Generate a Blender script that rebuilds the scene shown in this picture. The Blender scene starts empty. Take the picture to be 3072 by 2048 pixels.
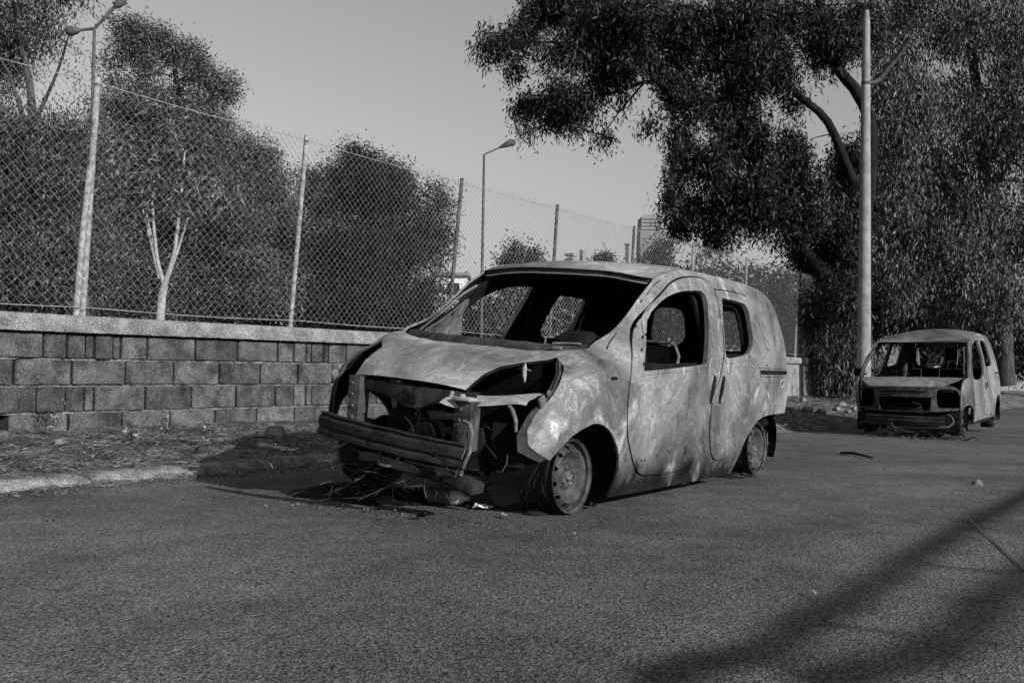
import bpy, math, random
import numpy as np
from mathutils import Vector, Matrix, geometry
from math import sin, cos, radians, pi, sqrt, atan2

# ------------------------------------------------------------------ camera
SC = bpy.context.scene
COL = SC.collection
PSI, TH, RO, CAMH = radians(35), radians(2.05), radians(.7), .70
FW = Vector((-sin(PSI)*cos(TH), cos(PSI)*cos(TH), sin(TH)))
R0 = Vector((cos(PSI), sin(PSI), 0)); U0 = R0.cross(FW)
RT = R0*cos(RO)+U0*sin(RO); UP = U0*cos(RO)-R0*sin(RO)
CAM = Vector((0, 0, CAMH))
cd = bpy.data.cameras.new('camera'); cd.lens = 35; cd.sensor_width = 36
cd.clip_start = .05; cd.clip_end = 3000
cam = bpy.data.objects.new('camera', cd); COL.objects.link(cam)
cam.matrix_world = Matrix(((RT.x, UP.x, -FW.x, CAM.x), (RT.y, UP.y, -FW.y, CAM.y), (RT.z, UP.z, -FW.z, CAM.z), (0, 0, 0, 1)))
SC.camera = cam
SC.view_settings.view_transform = 'Standard'; SC.view_settings.look = 'None'
SC.view_settings.exposure = EXPO = 0.15; SC.view_settings.gamma = 1

# ------------------------------------------------------------------ light
SUN_EL, SUN_AZ = radians(22), radians(99.8)          # azimuth clockwise from +Y
SUND = Vector((sin(SUN_AZ)*cos(SUN_EL), cos(SUN_AZ)*cos(SUN_EL), sin(SUN_EL)))
w = bpy.data.worlds.new('World'); SC.world = w; w.use_nodes = True
nt = w.node_tree
bg = nt.nodes['Background']; bg.inputs['Strength'].default_value = .082
sky = nt.nodes.new('ShaderNodeTexSky'); sky.sky_type = 'NISHITA'; sky.sun_disc = False
sky.sun_elevation = SUN_EL; sky.sun_rotation = SUN_AZ; sky.dust_density = 1.0
bw = nt.nodes.new('ShaderNodeSeparateColor')         # black and white, blue-sensitive film: one tone for all colours
nt.links.new(sky.outputs[0], bw.inputs[0]); nt.links.new(bw.outputs[2], bg.inputs['Color'])
sd = bpy.data.lights.new('sun', 'SUN'); sd.energy = 4.8; sd.angle = radians(.55); sd.color = (1, 1, 1)
so = bpy.data.objects.new('sun', sd); COL.objects.link(so)
so.rotation_euler = SUND.to_track_quat('Z', 'Y').to_euler(); so.location = (10, -5, 20)

rnd = random.Random(7)
RG = np.random.default_rng(11)

# ------------------------------------------------------------------ materials
MATS = {}
def mat(name, lo, hi, scale=6.0, detail=6, rough=.85, bump=0.0, bscale=60, distort=0.0, grain=0.0, gscale=300, metal=0.0, ramp=(.35, .65), spec=.12, stretch=None, bdist=.005, island=0):
    if name in MATS: return MATS[name]
    m = bpy.data.materials.new(name); m.use_nodes = True; MATS[name] = m
    t = m.node_tree; N = t.nodes; L = t.links
    p = N['Principled BSDF']; p.inputs['Roughness'].default_value = rough; p.inputs['Metallic'].default_value = metal
    p.inputs['Specular IOR Level'].default_value = spec
    tc = N.new('ShaderNodeTexCoord'); vec = tc.outputs['Object']
    if stretch:
        mp = N.new('ShaderNodeMapping'); mp.inputs['Scale'].default_value = stretch
        L.new(vec, mp.inputs['Vector']); vec = mp.outputs[0]
    n = N.new('ShaderNodeTexNoise'); n.inputs['Scale'].default_value = scale; n.inputs['Detail'].default_value = detail
    n.inputs['Distortion'].default_value = distort; n.inputs['Roughness'].default_value = .6
    L.new(vec, n.inputs['Vector'])
    r = N.new('ShaderNodeMapRange'); r.inputs['From Min'].default_value = ramp[0]; r.inputs['From Max'].default_value = ramp[1]
    r.inputs['To Min'].default_value = lo; r.inputs['To Max'].default_value = hi
    L.new(n.outputs['Fac'], r.inputs['Value']); out = r.outputs[0]
    if grain:
        g = N.new('ShaderNodeTexNoise'); g.inputs['Scale'].default_value = gscale; g.inputs['Detail'].default_value = 3; g.inputs['Roughness'].default_value = .7
        L.new(tc.outputs['Object'], g.inputs['Vector'])
        gr = N.new('ShaderNodeMapRange'); gr.inputs['From Min'].default_value = .3; gr.inputs['From Max'].default_value = .7
        gr.inputs['To Min'].default_value = 1-grain; gr.inputs['To Max'].default_value = 1+grain
        L.new(g.outputs['Fac'], gr.inputs['Value'])
        mu = N.new('ShaderNodeMath'); mu.operation = 'MULTIPLY'; L.new(out, mu.inputs[0]); L.new(gr.outputs[0], mu.inputs[1]); out = mu.outputs[0]
    if island:
        gi = N.new('ShaderNodeNewGeometry'); ri = N.new('ShaderNodeMapRange'); ri.inputs['To Min'].default_value = 1-island; ri.inputs['To Max'].default_value = 1+island
        L.new(gi.outputs['Random Per Island'], ri.inputs['Value']); mu = N.new('ShaderNodeMath'); mu.operation = 'MULTIPLY'; L.new(out, mu.inputs[0]); L.new(ri.outputs[0], mu.inputs[1]); out = mu.outputs[0]
    L.new(out, p.inputs['Base Color'])
    if bump:
        b = N.new('ShaderNodeTexNoise'); b.inputs['Scale'].default_value = bscale; b.inputs['Detail'].default_value = 6
        L.new(vec, b.inputs['Vector'])
        bn = N.new('ShaderNodeBump'); bn.inputs['Strength'].default_value = bump; bn.inputs['Distance'].default_value = bdist
        L.new(b.outputs['Fac'], bn.inputs['Height']); L.new(bn.outputs[0], p.inputs['Normal'])
    return m

def burnt(name, lo, mid, hi, soot=(.02, .30), scale=2.2, seed=0.0, lines=.5):
    """Sheet steel after a fire: swirling scale patches with pale rims, soot low on the sides."""
    m = bpy.data.materials.new(name); m.use_nodes = True; MATS[name] = m
    t = m.node_tree; N = t.nodes; L = t.links
    p = N['Principled BSDF']; p.inputs['Roughness'].default_value = .8; p.inputs['Specular IOR Level'].default_value = .08
    tc = N.new('ShaderNodeTexCoord')
    mp = N.new('ShaderNodeMapping'); mp.inputs['Location'].default_value = (seed, seed*1.7, seed*.6)
    mp.inputs['Scale'].default_value = (1, 1, .8); L.new(tc.outputs['Object'], mp.inputs['Vector'])
    def noise(sc, det, dist, rough=.55):
        n = N.new('ShaderNodeTexNoise'); n.inputs['Scale'].default_value = sc; n.inputs['Detail'].default_value = det
        n.inputs['Distortion'].default_value = dist; n.inputs['Roughness'].default_value = rough
        L.new(mp.outputs[0], n.inputs['Vector']); return n.outputs['Fac']
    def math_(op, a, b=None, clamp=False):
        n = N.new('ShaderNodeMath'); n.operation = op; n.use_clamp = clamp
        for i, v in enumerate((a, b)):
            if v is None: continue
            if isinstance(v, (int, float)): n.inputs[i].default_value = v
            else: L.new(v, n.inputs[i])
        return n.outputs[0]
    def rng(v, a, b, c, d):
        n = N.new('ShaderNodeMapRange'); L.new(v, n.inputs['Value'])
        for k, q in zip(('From Min', 'From Max', 'To Min', 'To Max'), (a, b, c, d)): n.inputs[k].default_value = q
        return n.outputs[0]
    n1 = noise(scale, 4, 1.4, .55)
    n2 = noise(scale*2.6, 7, 1.2, .65)
    base = N.new('ShaderNodeValToRGB'); cr = base.color_ramp
    cr.elements[0].position = .34; cr.elements[0].color = (lo, lo, lo, 1)
    cr.elements[1].position = .64; cr.elements[1].color = (hi, hi, hi, 1)
    e = cr.elements.new(.45); e.color = (mid, mid, mid, 1)
    e = cr.elements.new(.55); e.color = (mid*.8, mid*.8, mid*.8, 1)
    mix = math_('ADD', math_('MULTIPLY', n1, .6), math_('MULTIPLY', n2, .4))
    L.new(mix, base.inputs[0])
    # contour rims of the flaked patches
    fr = math_('PINGPONG', math_('MULTIPLY', n1, 5.0), .5)
    rim = rng(fr, .40, .5, 0, lines)
    rim = math_('MULTIPLY', rim, rng(n2, .40, .58, .15, 1.1))
    fr2 = math_('PINGPONG', math_('MULTIPLY', n2, 7.0), .5)
    dk = rng(fr2, .0, .06, max(.35, 1-.8*lines), 1)
    fine = noise(190, 3, 0, .8)
    smoke = rng(noise(scale*.55, 5, 1.2, .55), .38, .60, .45, 1.25)
    col = math_('MULTIPLY', math_('MULTIPLY', base.outputs[0], smoke), math_('ADD', 1.0, rim))
    col = math_('MULTIPLY', col, dk)
    col = math_('MULTIPLY', col, rng(fine, .3, .7, .5, 1.5))
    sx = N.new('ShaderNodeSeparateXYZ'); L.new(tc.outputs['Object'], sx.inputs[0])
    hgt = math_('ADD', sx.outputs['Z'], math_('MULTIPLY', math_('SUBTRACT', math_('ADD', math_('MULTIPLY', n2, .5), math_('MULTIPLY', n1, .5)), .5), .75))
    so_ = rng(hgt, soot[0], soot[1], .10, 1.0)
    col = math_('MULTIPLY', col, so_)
    L.new(col, p.inputs['Base Color'])
    bn = N.new('ShaderNodeBump'); bn.inputs['Strength'].default_value = .35; bn.inputs['Distance'].default_value = .02
    L.new(math_('ADD', math_('MULTIPLY', noise(scale*.8, 2, .6), 1.6), math_('MULTIPLY', n2, .3)), bn.inputs['Height'])
    L.new(bn.outputs[0], p.inputs['Normal'])
    return m

def leafmat(name, lo, hi):
    m = bpy.data.materials.new(name); m.use_nodes = True; MATS[name] = m
    t = m.node_tree; N = t.nodes; L = t.links
    p = N['Principled BSDF']; p.inputs['Roughness'].default_value = .5; p.inputs['Specular IOR Level'].default_value = .25
    g = N.new('ShaderNodeNewGeometry')
    r = N.new('ShaderNodeMapRange'); r.inputs['To Min'].default_value = lo; r.inputs['To Max'].default_value = hi
    pw = N.new('ShaderNodeMath'); pw.operation = 'POWER'; pw.inputs[1].default_value = 2.6
    L.new(g.outputs['Random Per Island'], pw.inputs[0]); L.new(pw.outputs[0], r.inputs['Value'])
    L.new(r.outputs[0], p.inputs['Base Color'])
    return m

def asphalt():
    m = bpy.data.materials.new('asphalt'); m.use_nodes = True
    t = m.node_tree; N = t.nodes; L = t.links
    p = N['Principled BSDF']; p.inputs['Roughness'].default_value = .9; p.inputs['Specular IOR Level'].default_value = .15
    tc = N.new('ShaderNodeTexCoord')
    def noise(sc, det, rough=.6, dist=0):
        n = N.new('ShaderNodeTexNoise'); n.inputs['Scale'].default_value = sc; n.inputs['Detail'].default_value = det
        n.inputs['Roughness'].default_value = rough; n.inputs['Distortion'].default_value = dist
        L.new(tc.outputs['Object'], n.inputs['Vector']); return n.outputs['Fac']
    def rng(v, a, b, c, d):
        n = N.new('ShaderNodeMapRange'); L.new(v, n.inputs['Value'])
        for k, q in zip(('From Min', 'From Max', 'To Min', 'To Max'), (a, b, c, d)): n.inputs[k].default_value = q
        return n.outputs[0]
    def mul(a, b):
        n = N.new('ShaderNodeMath'); n.operation = 'MULTIPLY'; L.new(a, n.inputs[0]); L.new(b, n.inputs[1]); return n.outputs[0]
    big = mul(rng(noise(.45, 5, .62, .8), .3, .7, .62, 1.36), rng(noise(1.6, 6, .7, 1.5), .32, .62, .82, 1.12))
    mid = rng(noise(4.5, 5, .6), .3, .7, .84, 1.16)
    v = N.new('ShaderNodeTexVoronoi'); v.inputs['Scale'].default_value = 150; L.new(tc.outputs['Object'], v.inputs['Vector'])
    stone = rng(v.outputs['Color'], 0, 1, .0, 2.6)
    fine = rng(noise(60, 4, .75), .3, .7, .6, 1.4)
    base = N.new('ShaderNodeValue'); base.outputs[0].default_value = .082
    c = mul(mul(mul(mul(base.outputs[0], big), mid), stone), fine)
    L.new(c, p.inputs['Base Color'])
    bn = N.new('ShaderNodeBump'); bn.inputs['Strength'].default_value = .6; bn.inputs['Distance'].default_value = .008
    L.new(v.outputs['Distance'], bn.inputs['Height'])
    b2 = N.new('ShaderNodeBump'); b2.inputs['Strength'].default_value = .5; b2.inputs['Distance'].default_value = .02
    L.new(noise(40, 4, .7), b2.inputs['Height']); L.new(bn.outputs[0], b2.inputs['Normal'])
    L.new(b2.outputs[0], p.inputs['Normal'])
    return m

M_ASPH = asphalt()
M_SOIL = mat('dry soil', .05, .19, 3, 10, .95, 1.0, 30, grain=.9, gscale=60, bdist=.02)
M_FIELD = mat('field soil', .05, .12, 1.5, 8, .95, .6, 20, grain=.3, gscale=40)
M_KERB = mat('kerb concrete', .09, .26, 9, 10, .9, 1.0, 35, grain=.7, gscale=90, bdist=.02)
M_BLOCK = mat('pumice block', .035, .115, 6, 12, .95, 1.0, 60, grain=.8, gscale=75, bdist=.02, island=.3)
M_MORTAR = mat('mortar', .09, .19, 14, 10, .95, 1.0, 50, grain=.7, gscale=80, bdist=.02)
M_COPING = mat('coping concrete', .12, .27, 5, 12, .9, 1.0, 45, grain=.7, gscale=80, bdist=.02)
M_GALV = mat('galvanised wire', .16, .34, 12, 4, .5, metal=.0, spec=.5)
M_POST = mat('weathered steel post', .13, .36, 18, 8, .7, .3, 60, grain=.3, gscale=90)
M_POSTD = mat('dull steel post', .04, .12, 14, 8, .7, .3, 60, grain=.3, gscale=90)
M_POLE = mat('concrete pole', .17, .29, 4, 8, .85, .25, 50, grain=.15, gscale=60)
M_LAMP = mat('lamp pole paint', .05, .12, 9, 6, .6)
M_BLACK = mat('charred metal', .003, .012, 8, 8, .8, .5, 50, grain=.4, gscale=120)
M_CHAR = mat('sooty steel', .02, .07, 7, 9, .7, .5, 60, grain=.4, gscale=140, distort=1)
M_BEAM = mat('charred beam', .010, .035, 7, 9, .7, .3, 50, grain=.4, gscale=140, distort=1)
M_CHAR2 = mat('sooty front steel', .02, .085, 7, 9, .8, .3, 40, grain=.4, gscale=140, distort=1)
M_RUST = mat('scaled steel', .06, .18, 9, 9, .7, .4, 60, grain=.4, gscale=160, distort=1)
M_RIM = mat('burnt rim steel', .022, .075, 11, 9, .55, .3, 60, grain=.35, gscale=180, distort=.8)
M_TYRE = mat('burnt tyre', .008, .03, 20, 8, .9, .8, 80, grain=.4, gscale=200)
M_PALE = mat('pale scaled steel', .18, .34, 9, 9, .7, .4, 60, grain=.35, gscale=160, distort=1)
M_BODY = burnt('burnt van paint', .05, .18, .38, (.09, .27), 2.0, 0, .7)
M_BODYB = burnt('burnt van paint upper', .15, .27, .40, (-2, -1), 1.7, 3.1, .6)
M_BODY2 = burnt('burnt second van paint', .06, .16, .28, (-.02, .30), 1.7, 8.4, .4)
M_BARK = mat('eucalyptus bark', .025, .08, 5, 9, .9, .8, 30, grain=.3, gscale=60, stretch=(3, 3, .6))
M_BARKD = mat('crown shaded bark', .005, .018, 5, 9, .9, .8, 30)  # crown shade on the limbs is put into this darker tone
M_BARKW = mat('white bark', .22, .42, 5, 9, .8, .3, 30, stretch=(3, 3, .6))
M_LEAFD = leafmat('eucalyptus leaf', .006, .055)
M_LEAF2 = leafmat('dusty leaf', .022, .20)
M_LEAF3 = leafmat('pale leaf', .02, .17)
M_STRAW = leafmat('dry straw', .05, .34)
M_TWIG = mat('dry twig', .03, .10, 12, 5, .9)
M_STONE = mat('rubble stone', .08, .24, 9, 9, .9, .7, 40, grain=.3, gscale=120)

# ------------------------------------------------------------------ mesh helpers
class MB:
    def __init__(s): s.v = []; s.f = []; s.ch = []
    def add(s, vs, fs):
        o = len(s.v); s.ch.append((o, len(s.f))); s.v += [tuple(q) for q in vs]; s.f += [tuple(i+o for i in f) for f in fs]
    def box(s, c, size, rot=None, ch=0.0):
        x, y, z = (q/2 for q in size); P = []
        k = min(ch, x*.8, y*.8, z*.8)
        if k > 0:
            # chamfered box: 24 vertices
            idx = {}
            for sx in (-1, 1):
                for sy in (-1, 1):
                    for sz in (-1, 1):
                        for ax in range(3):
                            q = [sx*(x-k), sy*(y-k), sz*(z-k)]; q[ax] = (sx*x, sy*y, sz*z)[ax]
                            idx[(sx, sy, sz, ax)] = len(P); P.append(Vector(q))
            F = []
            for ax in range(3):
                a1, a2 = [(1, 2), (0, 2), (0, 1)][ax]
                for sg in (-1, 1):
                    loop = []
                    for (p, q) in ((-1, -1), (1, -1), (1, 1), (-1, 1)):
                        k3 = [0, 0, 0]; k3[ax] = sg; k3[a1] = p; k3[a2] = q; loop.append(idx[(*k3, ax)])
                    F.append(loop if (sg > 0) ^ (ax == 1) else loop[::-1])
            for ax in range(3):
                a1, a2 = [(1, 2), (0, 2), (0, 1)][ax]
                for p in (-1, 1):
                    for q in (-1, 1):
                        ks = []
                        for sg in (-1, 1):
                            k3 = [0, 0, 0]; k3[ax] = sg; k3[a1] = p; k3[a2] = q; ks.append(tuple(k3))
                        F.append([idx[(*ks[0], a1)], idx[(*ks[1], a1)], idx[(*ks[1], a2)], idx[(*ks[0], a2)]])
            for sx in (-1, 1):
                for sy in (-1, 1):
                    for sz in (-1, 1): F.append([idx[(sx, sy, sz, 0)], idx[(sx, sy, sz, 1)], idx[(sx, sy, sz, 2)]])
        else:
            P = [Vector((i*x, j*y, l*z)) for i in (-1, 1) for j in (-1, 1) for l in (-1, 1)]
            F = [(0, 1, 3, 2), (4, 6, 7, 5), (0, 4, 5, 1), (2, 3, 7, 6), (0, 2, 6, 4), (1, 5, 7, 3)]
        if rot is not None: P = [rot @ q for q in P]
        c = Vector(c); s.add([q+c for q in P], F)
    def tube(s, path, rad, n=8, cap=True):
        path = [Vector(p) for p in path]; m = len(path)
        if not hasattr(rad, '__len__'): rad = [rad]*m
        ref = Vector((.13, .27, .95)); V = []
        for i, p in enumerate(path):
            d = (path[min(i+1, m-1)]-path[max(i-1, 0)]).normalized()
            if i == 0:
                u = d.cross(ref)
                if u.length < .05: u = d.cross(Vector((1, 0, 0)))
                u.normalize()
            else: u = (u-d*u.dot(d)).normalized()
            q = d.cross(u)
            for k in range(n):
                a = 2*pi*k/n; V.append(p+(u*cos(a)+q*sin(a))*rad[i])
        F = [(i*n+k, i*n+(k+1) % n, (i+1)*n+(k+1) % n, (i+1)*n+k) for i in range(m-1) for k in range(n)]
        if cap: F += [tuple(range(n))[::-1], tuple((m-1)*n+k for k in range(n))]
        s.add(V, F)
    def grid(s, rows, close=False):
        nr, nc = len(rows), len(rows[0]); V = [p for r in rows for p in r]
        F = [(i*nc+j, i*nc+j+1, (i+1)*nc+j+1, (i+1)*nc+j) for i in range(nr-1) for j in range(nc-1)]
        if close: F += [(i*nc+nc-1, i*nc, (i+1)*nc, (i+1)*nc+nc-1) for i in range(nr-1)]
        s.add(V, F)
    def lathe(s, prof, n=32, axis='x', c=(0, 0, 0)):
        """prof = (axial, radius) list"""
        rows = []
        for ax, r in prof:
            row = []
            for k in range(n):
                a = 2*pi*k/n; p = (ax, r*cos(a), r*sin(a))
                if axis == 'z': p = (r*cos(a), r*sin(a), ax)
                if axis == 'y': p = (r*cos(a), ax, r*sin(a))
                row.append(Vector(p)+Vector(c))
            rows.append(row)
        s.grid(rows, True)
    def each(s, name, m, parent=None, *ar, **kw):
        out = []; ends = s.ch[1:]+[(len(s.v), len(s.f))]
        for (v0, f0), (v1, f1) in zip(s.ch, ends):
            q = MB(); q.add(s.v[v0:v1], [tuple(i-v0 for i in f) for f in s.f[f0:f1]]); out.append(q.build(name, m, parent, *ar, **kw))
        return out[0]
    def build(s, name, m, parent=None, smooth=True, loc=None, angle=62):
        me = bpy.data.meshes.new(name); me.from_pydata(s.v, [], s.f); me.update()
        if m: me.materials.append(m)
        if smooth:
            me.polygons.foreach_set('use_smooth', [True]*len(me.polygons))
            me.set_sharp_from_angle(angle=radians(angle))
        o = bpy.data.objects.new(name, me); COL.objects.link(o)
        if parent: o.parent = parent
        if loc: o.location = loc
        return o

def empty(name, loc=(0, 0, 0)):
    o = bpy.data.objects.new(name, None); COL.objects.link(o); o.location = loc; o.empty_display_size = .2; return o
def tag(o, label=None, cat=None, group=None, kind=None):
    if label: o['label'] = label
    if cat: o['category'] = cat
    if group: o['group'] = group
    if kind: o['kind'] = kind
    return o
def at(x, y, Z):
    """point at depth Z seen at (x, y) of a 2352 px wide view: used to turn measurements into metres"""
    f = 35/36*2352
    return CAM+(FW+RT*((x-1176)/f)-UP*((y-784)/f))*Z

def chaikin(pts, it=2):
    """pts: (u, v[, sharp]) closed loop; corner cutting except at sharp points"""
    P = [(p[0], p[1], len(p) > 2) for p in pts]
    for _ in range(it):
        Q = []; n = len(P)
        for i in range(n):
            a, b = P[i], P[(i+1) % n]
            if a[2]: Q.append(a)
            else: Q.append((a[0]*.75+b[0]*.25, a[1]*.75+b[1]*.25, False))
            if not b[2]: Q.append((a[0]*.25+b[0]*.75, a[1]*.25+b[1]*.75, False))
        R = []
        for q in Q:
            if not R or abs(q[0]-R[-1][0])+abs(q[1]-R[-1][1]) > 1e-6: R.append(q)
        P = R
    return [(p[0], p[1]) for p in P]
def densify(P, d):
    out = []
    for i, a in enumerate(P):
        b = P[(i+1) % len(P)]; L = math.hypot(b[0]-a[0], b[1]-a[1]); k = max(1, int(L/d+.5))
        out += [(a[0]+(b[0]-a[0])*j/k, a[1]+(b[1]-a[1])*j/k) for j in range(k)]
    return out
def offset(P, d):
    """move loop outward by d"""
    A = sum(P[i][0]*P[(i+1) % len(P)][1]-P[(i+1) % len(P)][0]*P[i][1] for i in range(len(P)))
    sg = 1 if A > 0 else -1; out = []
    for i in range(len(P)):
        a, b = P[i-1], P[(i+1) % len(P)]; tx, ty = b[0]-a[0], b[1]-a[1]; L = math.hypot(tx, ty) or 1
        out.append((P[i][0]+sg*d*ty/L, P[i][1]-sg*d*tx/L))
    return out
def inside(pts, poly):
    x, y = pts[:, 0], pts[:, 1]; r = np.zeros(len(pts), bool); n = len(poly)
    for i in range(n):
        (x1, y1), (x2, y2) = poly[i], poly[(i+1) % n]
        if y1 == y2: continue
        c = ((y1 > y) != (y2 > y)) & (x < (x2-x1)*(y-y1)/(y2-y1)+x1); r ^= c
    return r
def panel2d(outline, holes, d):
    loops = [densify(outline, d)]+[densify(h, d) for h in holes]
    vs = []; es = []
    for lp in loops:
        o = len(vs); vs += lp; es += [(o+i, o+(i+1) % len(lp)) for i in range(len(lp))]
    A = np.array(vs); lo, hi = A[:len(loops[0])].min(0), A[:len(loops[0])].max(0)
    gx, gy = np.meshgrid(np.arange(lo[0], hi[0], d), np.arange(lo[1], hi[1], d)); G = np.stack([gx.ravel(), gy.ravel()], 1)
    k = inside(G, loops[0])
    for h in loops[1:]: k &= ~inside(G, h)
    G = G[k]
    if len(G):
        D = np.min(np.hypot(G[:, None, 0]-A[None, :, 0], G[:, None, 1]-A[None, :, 1]), 1); G = G[D > d*.5]
    allv = [Vector((p[0], p[1])) for p in vs]+[Vector((p[0], p[1])) for p in G]
    r = geometry.delaunay_2d_cdt(allv, es, [], 0, 1e-6)
    V = [(q.x, q.y) for q in r[0]]; T = [tuple(f) for f in r[2]]
    Vn = np.array(V); cen = np.array([Vn[list(f)].mean(0) for f in T])
    k = inside(cen, loops[0])
    for h in loops[1:]: k &= ~inside(cen, h)
    return V, [t for t, q in zip(T, k) if q]
def panel(name, outline, holes, fmap, m, parent, d=.05, thick=.012, flip=False, m2=None, angle=40):
    """sheet cut from a 2-D outline with holes, bent by fmap, given a folded-in back of the same outline"""
    V, T = panel2d(outline, holes, d)
    P = [Vector(fmap(*q)) for q in V]
    if flip: T = [t[::-1] for t in T]
    me_n = [Vector() for _ in P]
    for t in T:
        nn = (P[t[1]]-P[t[0]]).cross(P[t[2]]-P[t[0]])
        for i in t: me_n[i] += nn
    n = len(P); Q = [p-q.normalized()*thick for p, q in zip(P, me_n)]
    cnt = {}
    for t in T:
        for i in range(3):
            e = (t[i], t[(i+1) % 3]); cnt[e] = cnt.get(e, 0)+1
    border = [e for e in cnt if (e[1], e[0]) not in cnt]
    F = list(T)+[tuple(i+n for i in t[::-1]) for t in T]+[(b, a, a+n, b+n) for a, b in border]
    b = MB(); b.add(P+Q, F); o = b.build(name, m, parent, True, angle=angle)
    if m2:
        o.data.materials.append(m2)
        mi = [0]*len(T)+[1]*len(T)+[0]*len(border); o.data.polygons.foreach_set('material_index', mi)
    return o
def lerp(x, xs, ys): return float(np.interp(x, xs, ys))
def jit(a): return rnd.uniform(-a, a)

# ------------------------------------------------------------------ ground
def gz(y): return lerp(y, [7, 17, 60], [0, -.14, -.14])
b = MB()
xs = [-900, -60, -8.6]; ys = [-300, -20, 0, 7, 17, 60, 1500]
b.grid([[(x, y, .10) for x in xs] for y in ys])
b.build('field', M_FIELD, smooth=False); tag(bpy.data.objects['field'], kind='structure')
b = MB()
xs = [-8.7, -6.0, -3, 0, 3, 8, 20, 900]; ys = [-300, -10, -2, 0, 2, 4, 7, 9, 11, 13, 15, 17, 25, 40, 60, 1500]
b.grid([[(x, y, gz(y)) for x in xs] for y in ys])
tag(b.build('road', M_ASPH), kind='structure')

from mathutils import noise as mn
def verge_h(x, y):
    t = (x+8.45)/(8.45-5.80)                         # 0 at the wall, 1 at the kerb
    h = lerp(t, [0, .15, .6, 1, 1.14], [.19, .155, .11, .058, -.06])
    h += gz(y)*.6
    if y > 15: h += lerp(y, [15, 21, 30], [0, .22, .22])*lerp(t, [0, .6, 1.0], [1, .55, 0])
    h += .035*mn.noise(Vector((x*1.3, y*1.3, 3)))+.022*mn.noise(Vector((x*5, y*5, 7)))+.016*mn.noise(Vector((x*14, y*14, 1)))
    return h
b = MB()
yy = list(np.arange(-2, 12, .055))+list(np.arange(12, 60, .16))
xx = np.arange(-8.5, -5.38, .058)
def edge(y): return .10*mn.noise(Vector((3, y*.8, 0)))+.05*mn.noise(Vector((9, y*4, 0)))
b.grid([[(x+(edge(y) if x > -5.7 else 0), y, max(verge_h(x, y), gz(y)-.06)) for x in xx] for y in yy])
tag(b.build('verge', M_SOIL, angle=60), kind='structure')
# kerb stones, worn and broken, under leaf litter further on
b = MB(); y = -1.6
while y < 11.5:
    L = rnd.uniform(.55, .85); n = 10; rows = []
    for i in range(n+1):
        yy_ = y+L*i/n; e = .02*mn.noise(Vector((yy_*6, 1, 0))); e2 = .018*mn.noise(Vector((yy_*7, 5, 0)))
        en = .035*(1 if i in (0, n) else 0)
        prof = [(-5.90, .00), (-5.90, .060+e2-en), (-5.87, .072+e2-en), (-5.72, .068+e2-en), (-5.685+e, .050-en*.6), (-5.66+e, .02), (-5.655+e, -.05)]
        rows.append([(px, yy_, pz+gz(yy_)) for px, pz in prof])
    b.grid(rows)
    for r in (rows[0], rows[-1]): b.add(r, [tuple(range(len(r)))])
    y += L+rnd.uniform(.008, .03)
tag(b.build('kerb', M_KERB, angle=50), kind='structure')

# ------------------------------------------------------------------ block wall
WX = -8.43
wall = empty('block_wall', (WX, 10, .1)); wall.matrix_world = Matrix.Translation((0, 0, 0))
tag(wall, 'low unplastered wall of grey blocks with concrete coping behind the burnt vans', 'wall')
def wtop(y): return lerp(y, [0, 5, 10, 25, 60], [1.04, 1.05, 1.085, 1.12, 1.2])
def wbase(y): return lerp(y, [0, 10, 60], [.08, .10, .10])
bl = MB(); mo = MB()
NC = 4
for c in range(NC):
    pat = [[.23, .18, .09, .19, .08, .29, .56, .54, .55], [.545], [.27, .18, .10, .54, .54, .56, .53], [.545]][c]
    y = (4.83-3*2.71, 4.56-13*.545, 4.78-3*2.72, 5.07-14*.545)[c]; k = 0
    while y < 22.6:
        L = pat[k % len(pat)]*rnd.uniform(.985, 1.015); k += 1
        ym = y+L/2; H = (wtop(ym)-wbase(ym))/NC; z = wtop(ym)-H*(c+.5)
        hole = (c == 2 and 3.2 < y < 4.1) or (c == 3 and 3.0 < y < 4.30)
        dx = jit(.007)
        if not hole:
            bl.box((WX-.1+dx, ym, z+jit(.002)), (.2, L-rnd.uniform(.012, .030), H-.018+jit(.006)), Matrix.Rotation(jit(.006), 3, 'X'), rnd.uniform(.006, .016))
        y += L
for c in range(1, NC+1):
    rows = []
    for yi in np.arange(-2.4, 22.7, .035):
        H = (wtop(yi)-wbase(yi))/NC; z = wtop(yi)-H*c
        nz = mn.noise(Vector((c*9.1, yi*5, 0))); n2 = mn.noise(Vector((c*5.1, yi*17, 2)))
        o = -.022+.030*nz+.020*n2; hh = .010+.010*mn.noise(Vector((c*3, yi*9, 4)))
        if c in (2, 3) and 3.1 < yi < 4.32: o = -.3
        rows.append([(WX-.10, yi, z+hh), (WX+o-.006, yi, z+hh), (WX+o, yi, z+hh*.2+.003*n2), (WX+o-.004, yi, z-hh), (WX-.10, yi, z-hh)])
    mo.grid(rows)
o1 = bl.build('blockwork', M_BLOCK, wall, angle=20)
o2 = mo.build('mortar', M_MORTAR, wall, angle=60)
bk = MB()
for i in range(16):
    yy_, zz_, q = ((3.7+.04*i, .62+.02*sin(i*2.1), .10) if i < 8 else (4.42+jit(.07), .12+.055*(i-8), .085))
    bk.box((WX-.10+jit(.03), yy_, zz_), (.16, q*rnd.uniform(.7, 1.3), q*rnd.uniform(.6, 1.2)), Matrix.Rotation(rnd.uniform(0, 3), 3, 'X'), .02)
bk.build('broken_edge', M_BLOCK, wall, angle=20)
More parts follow.
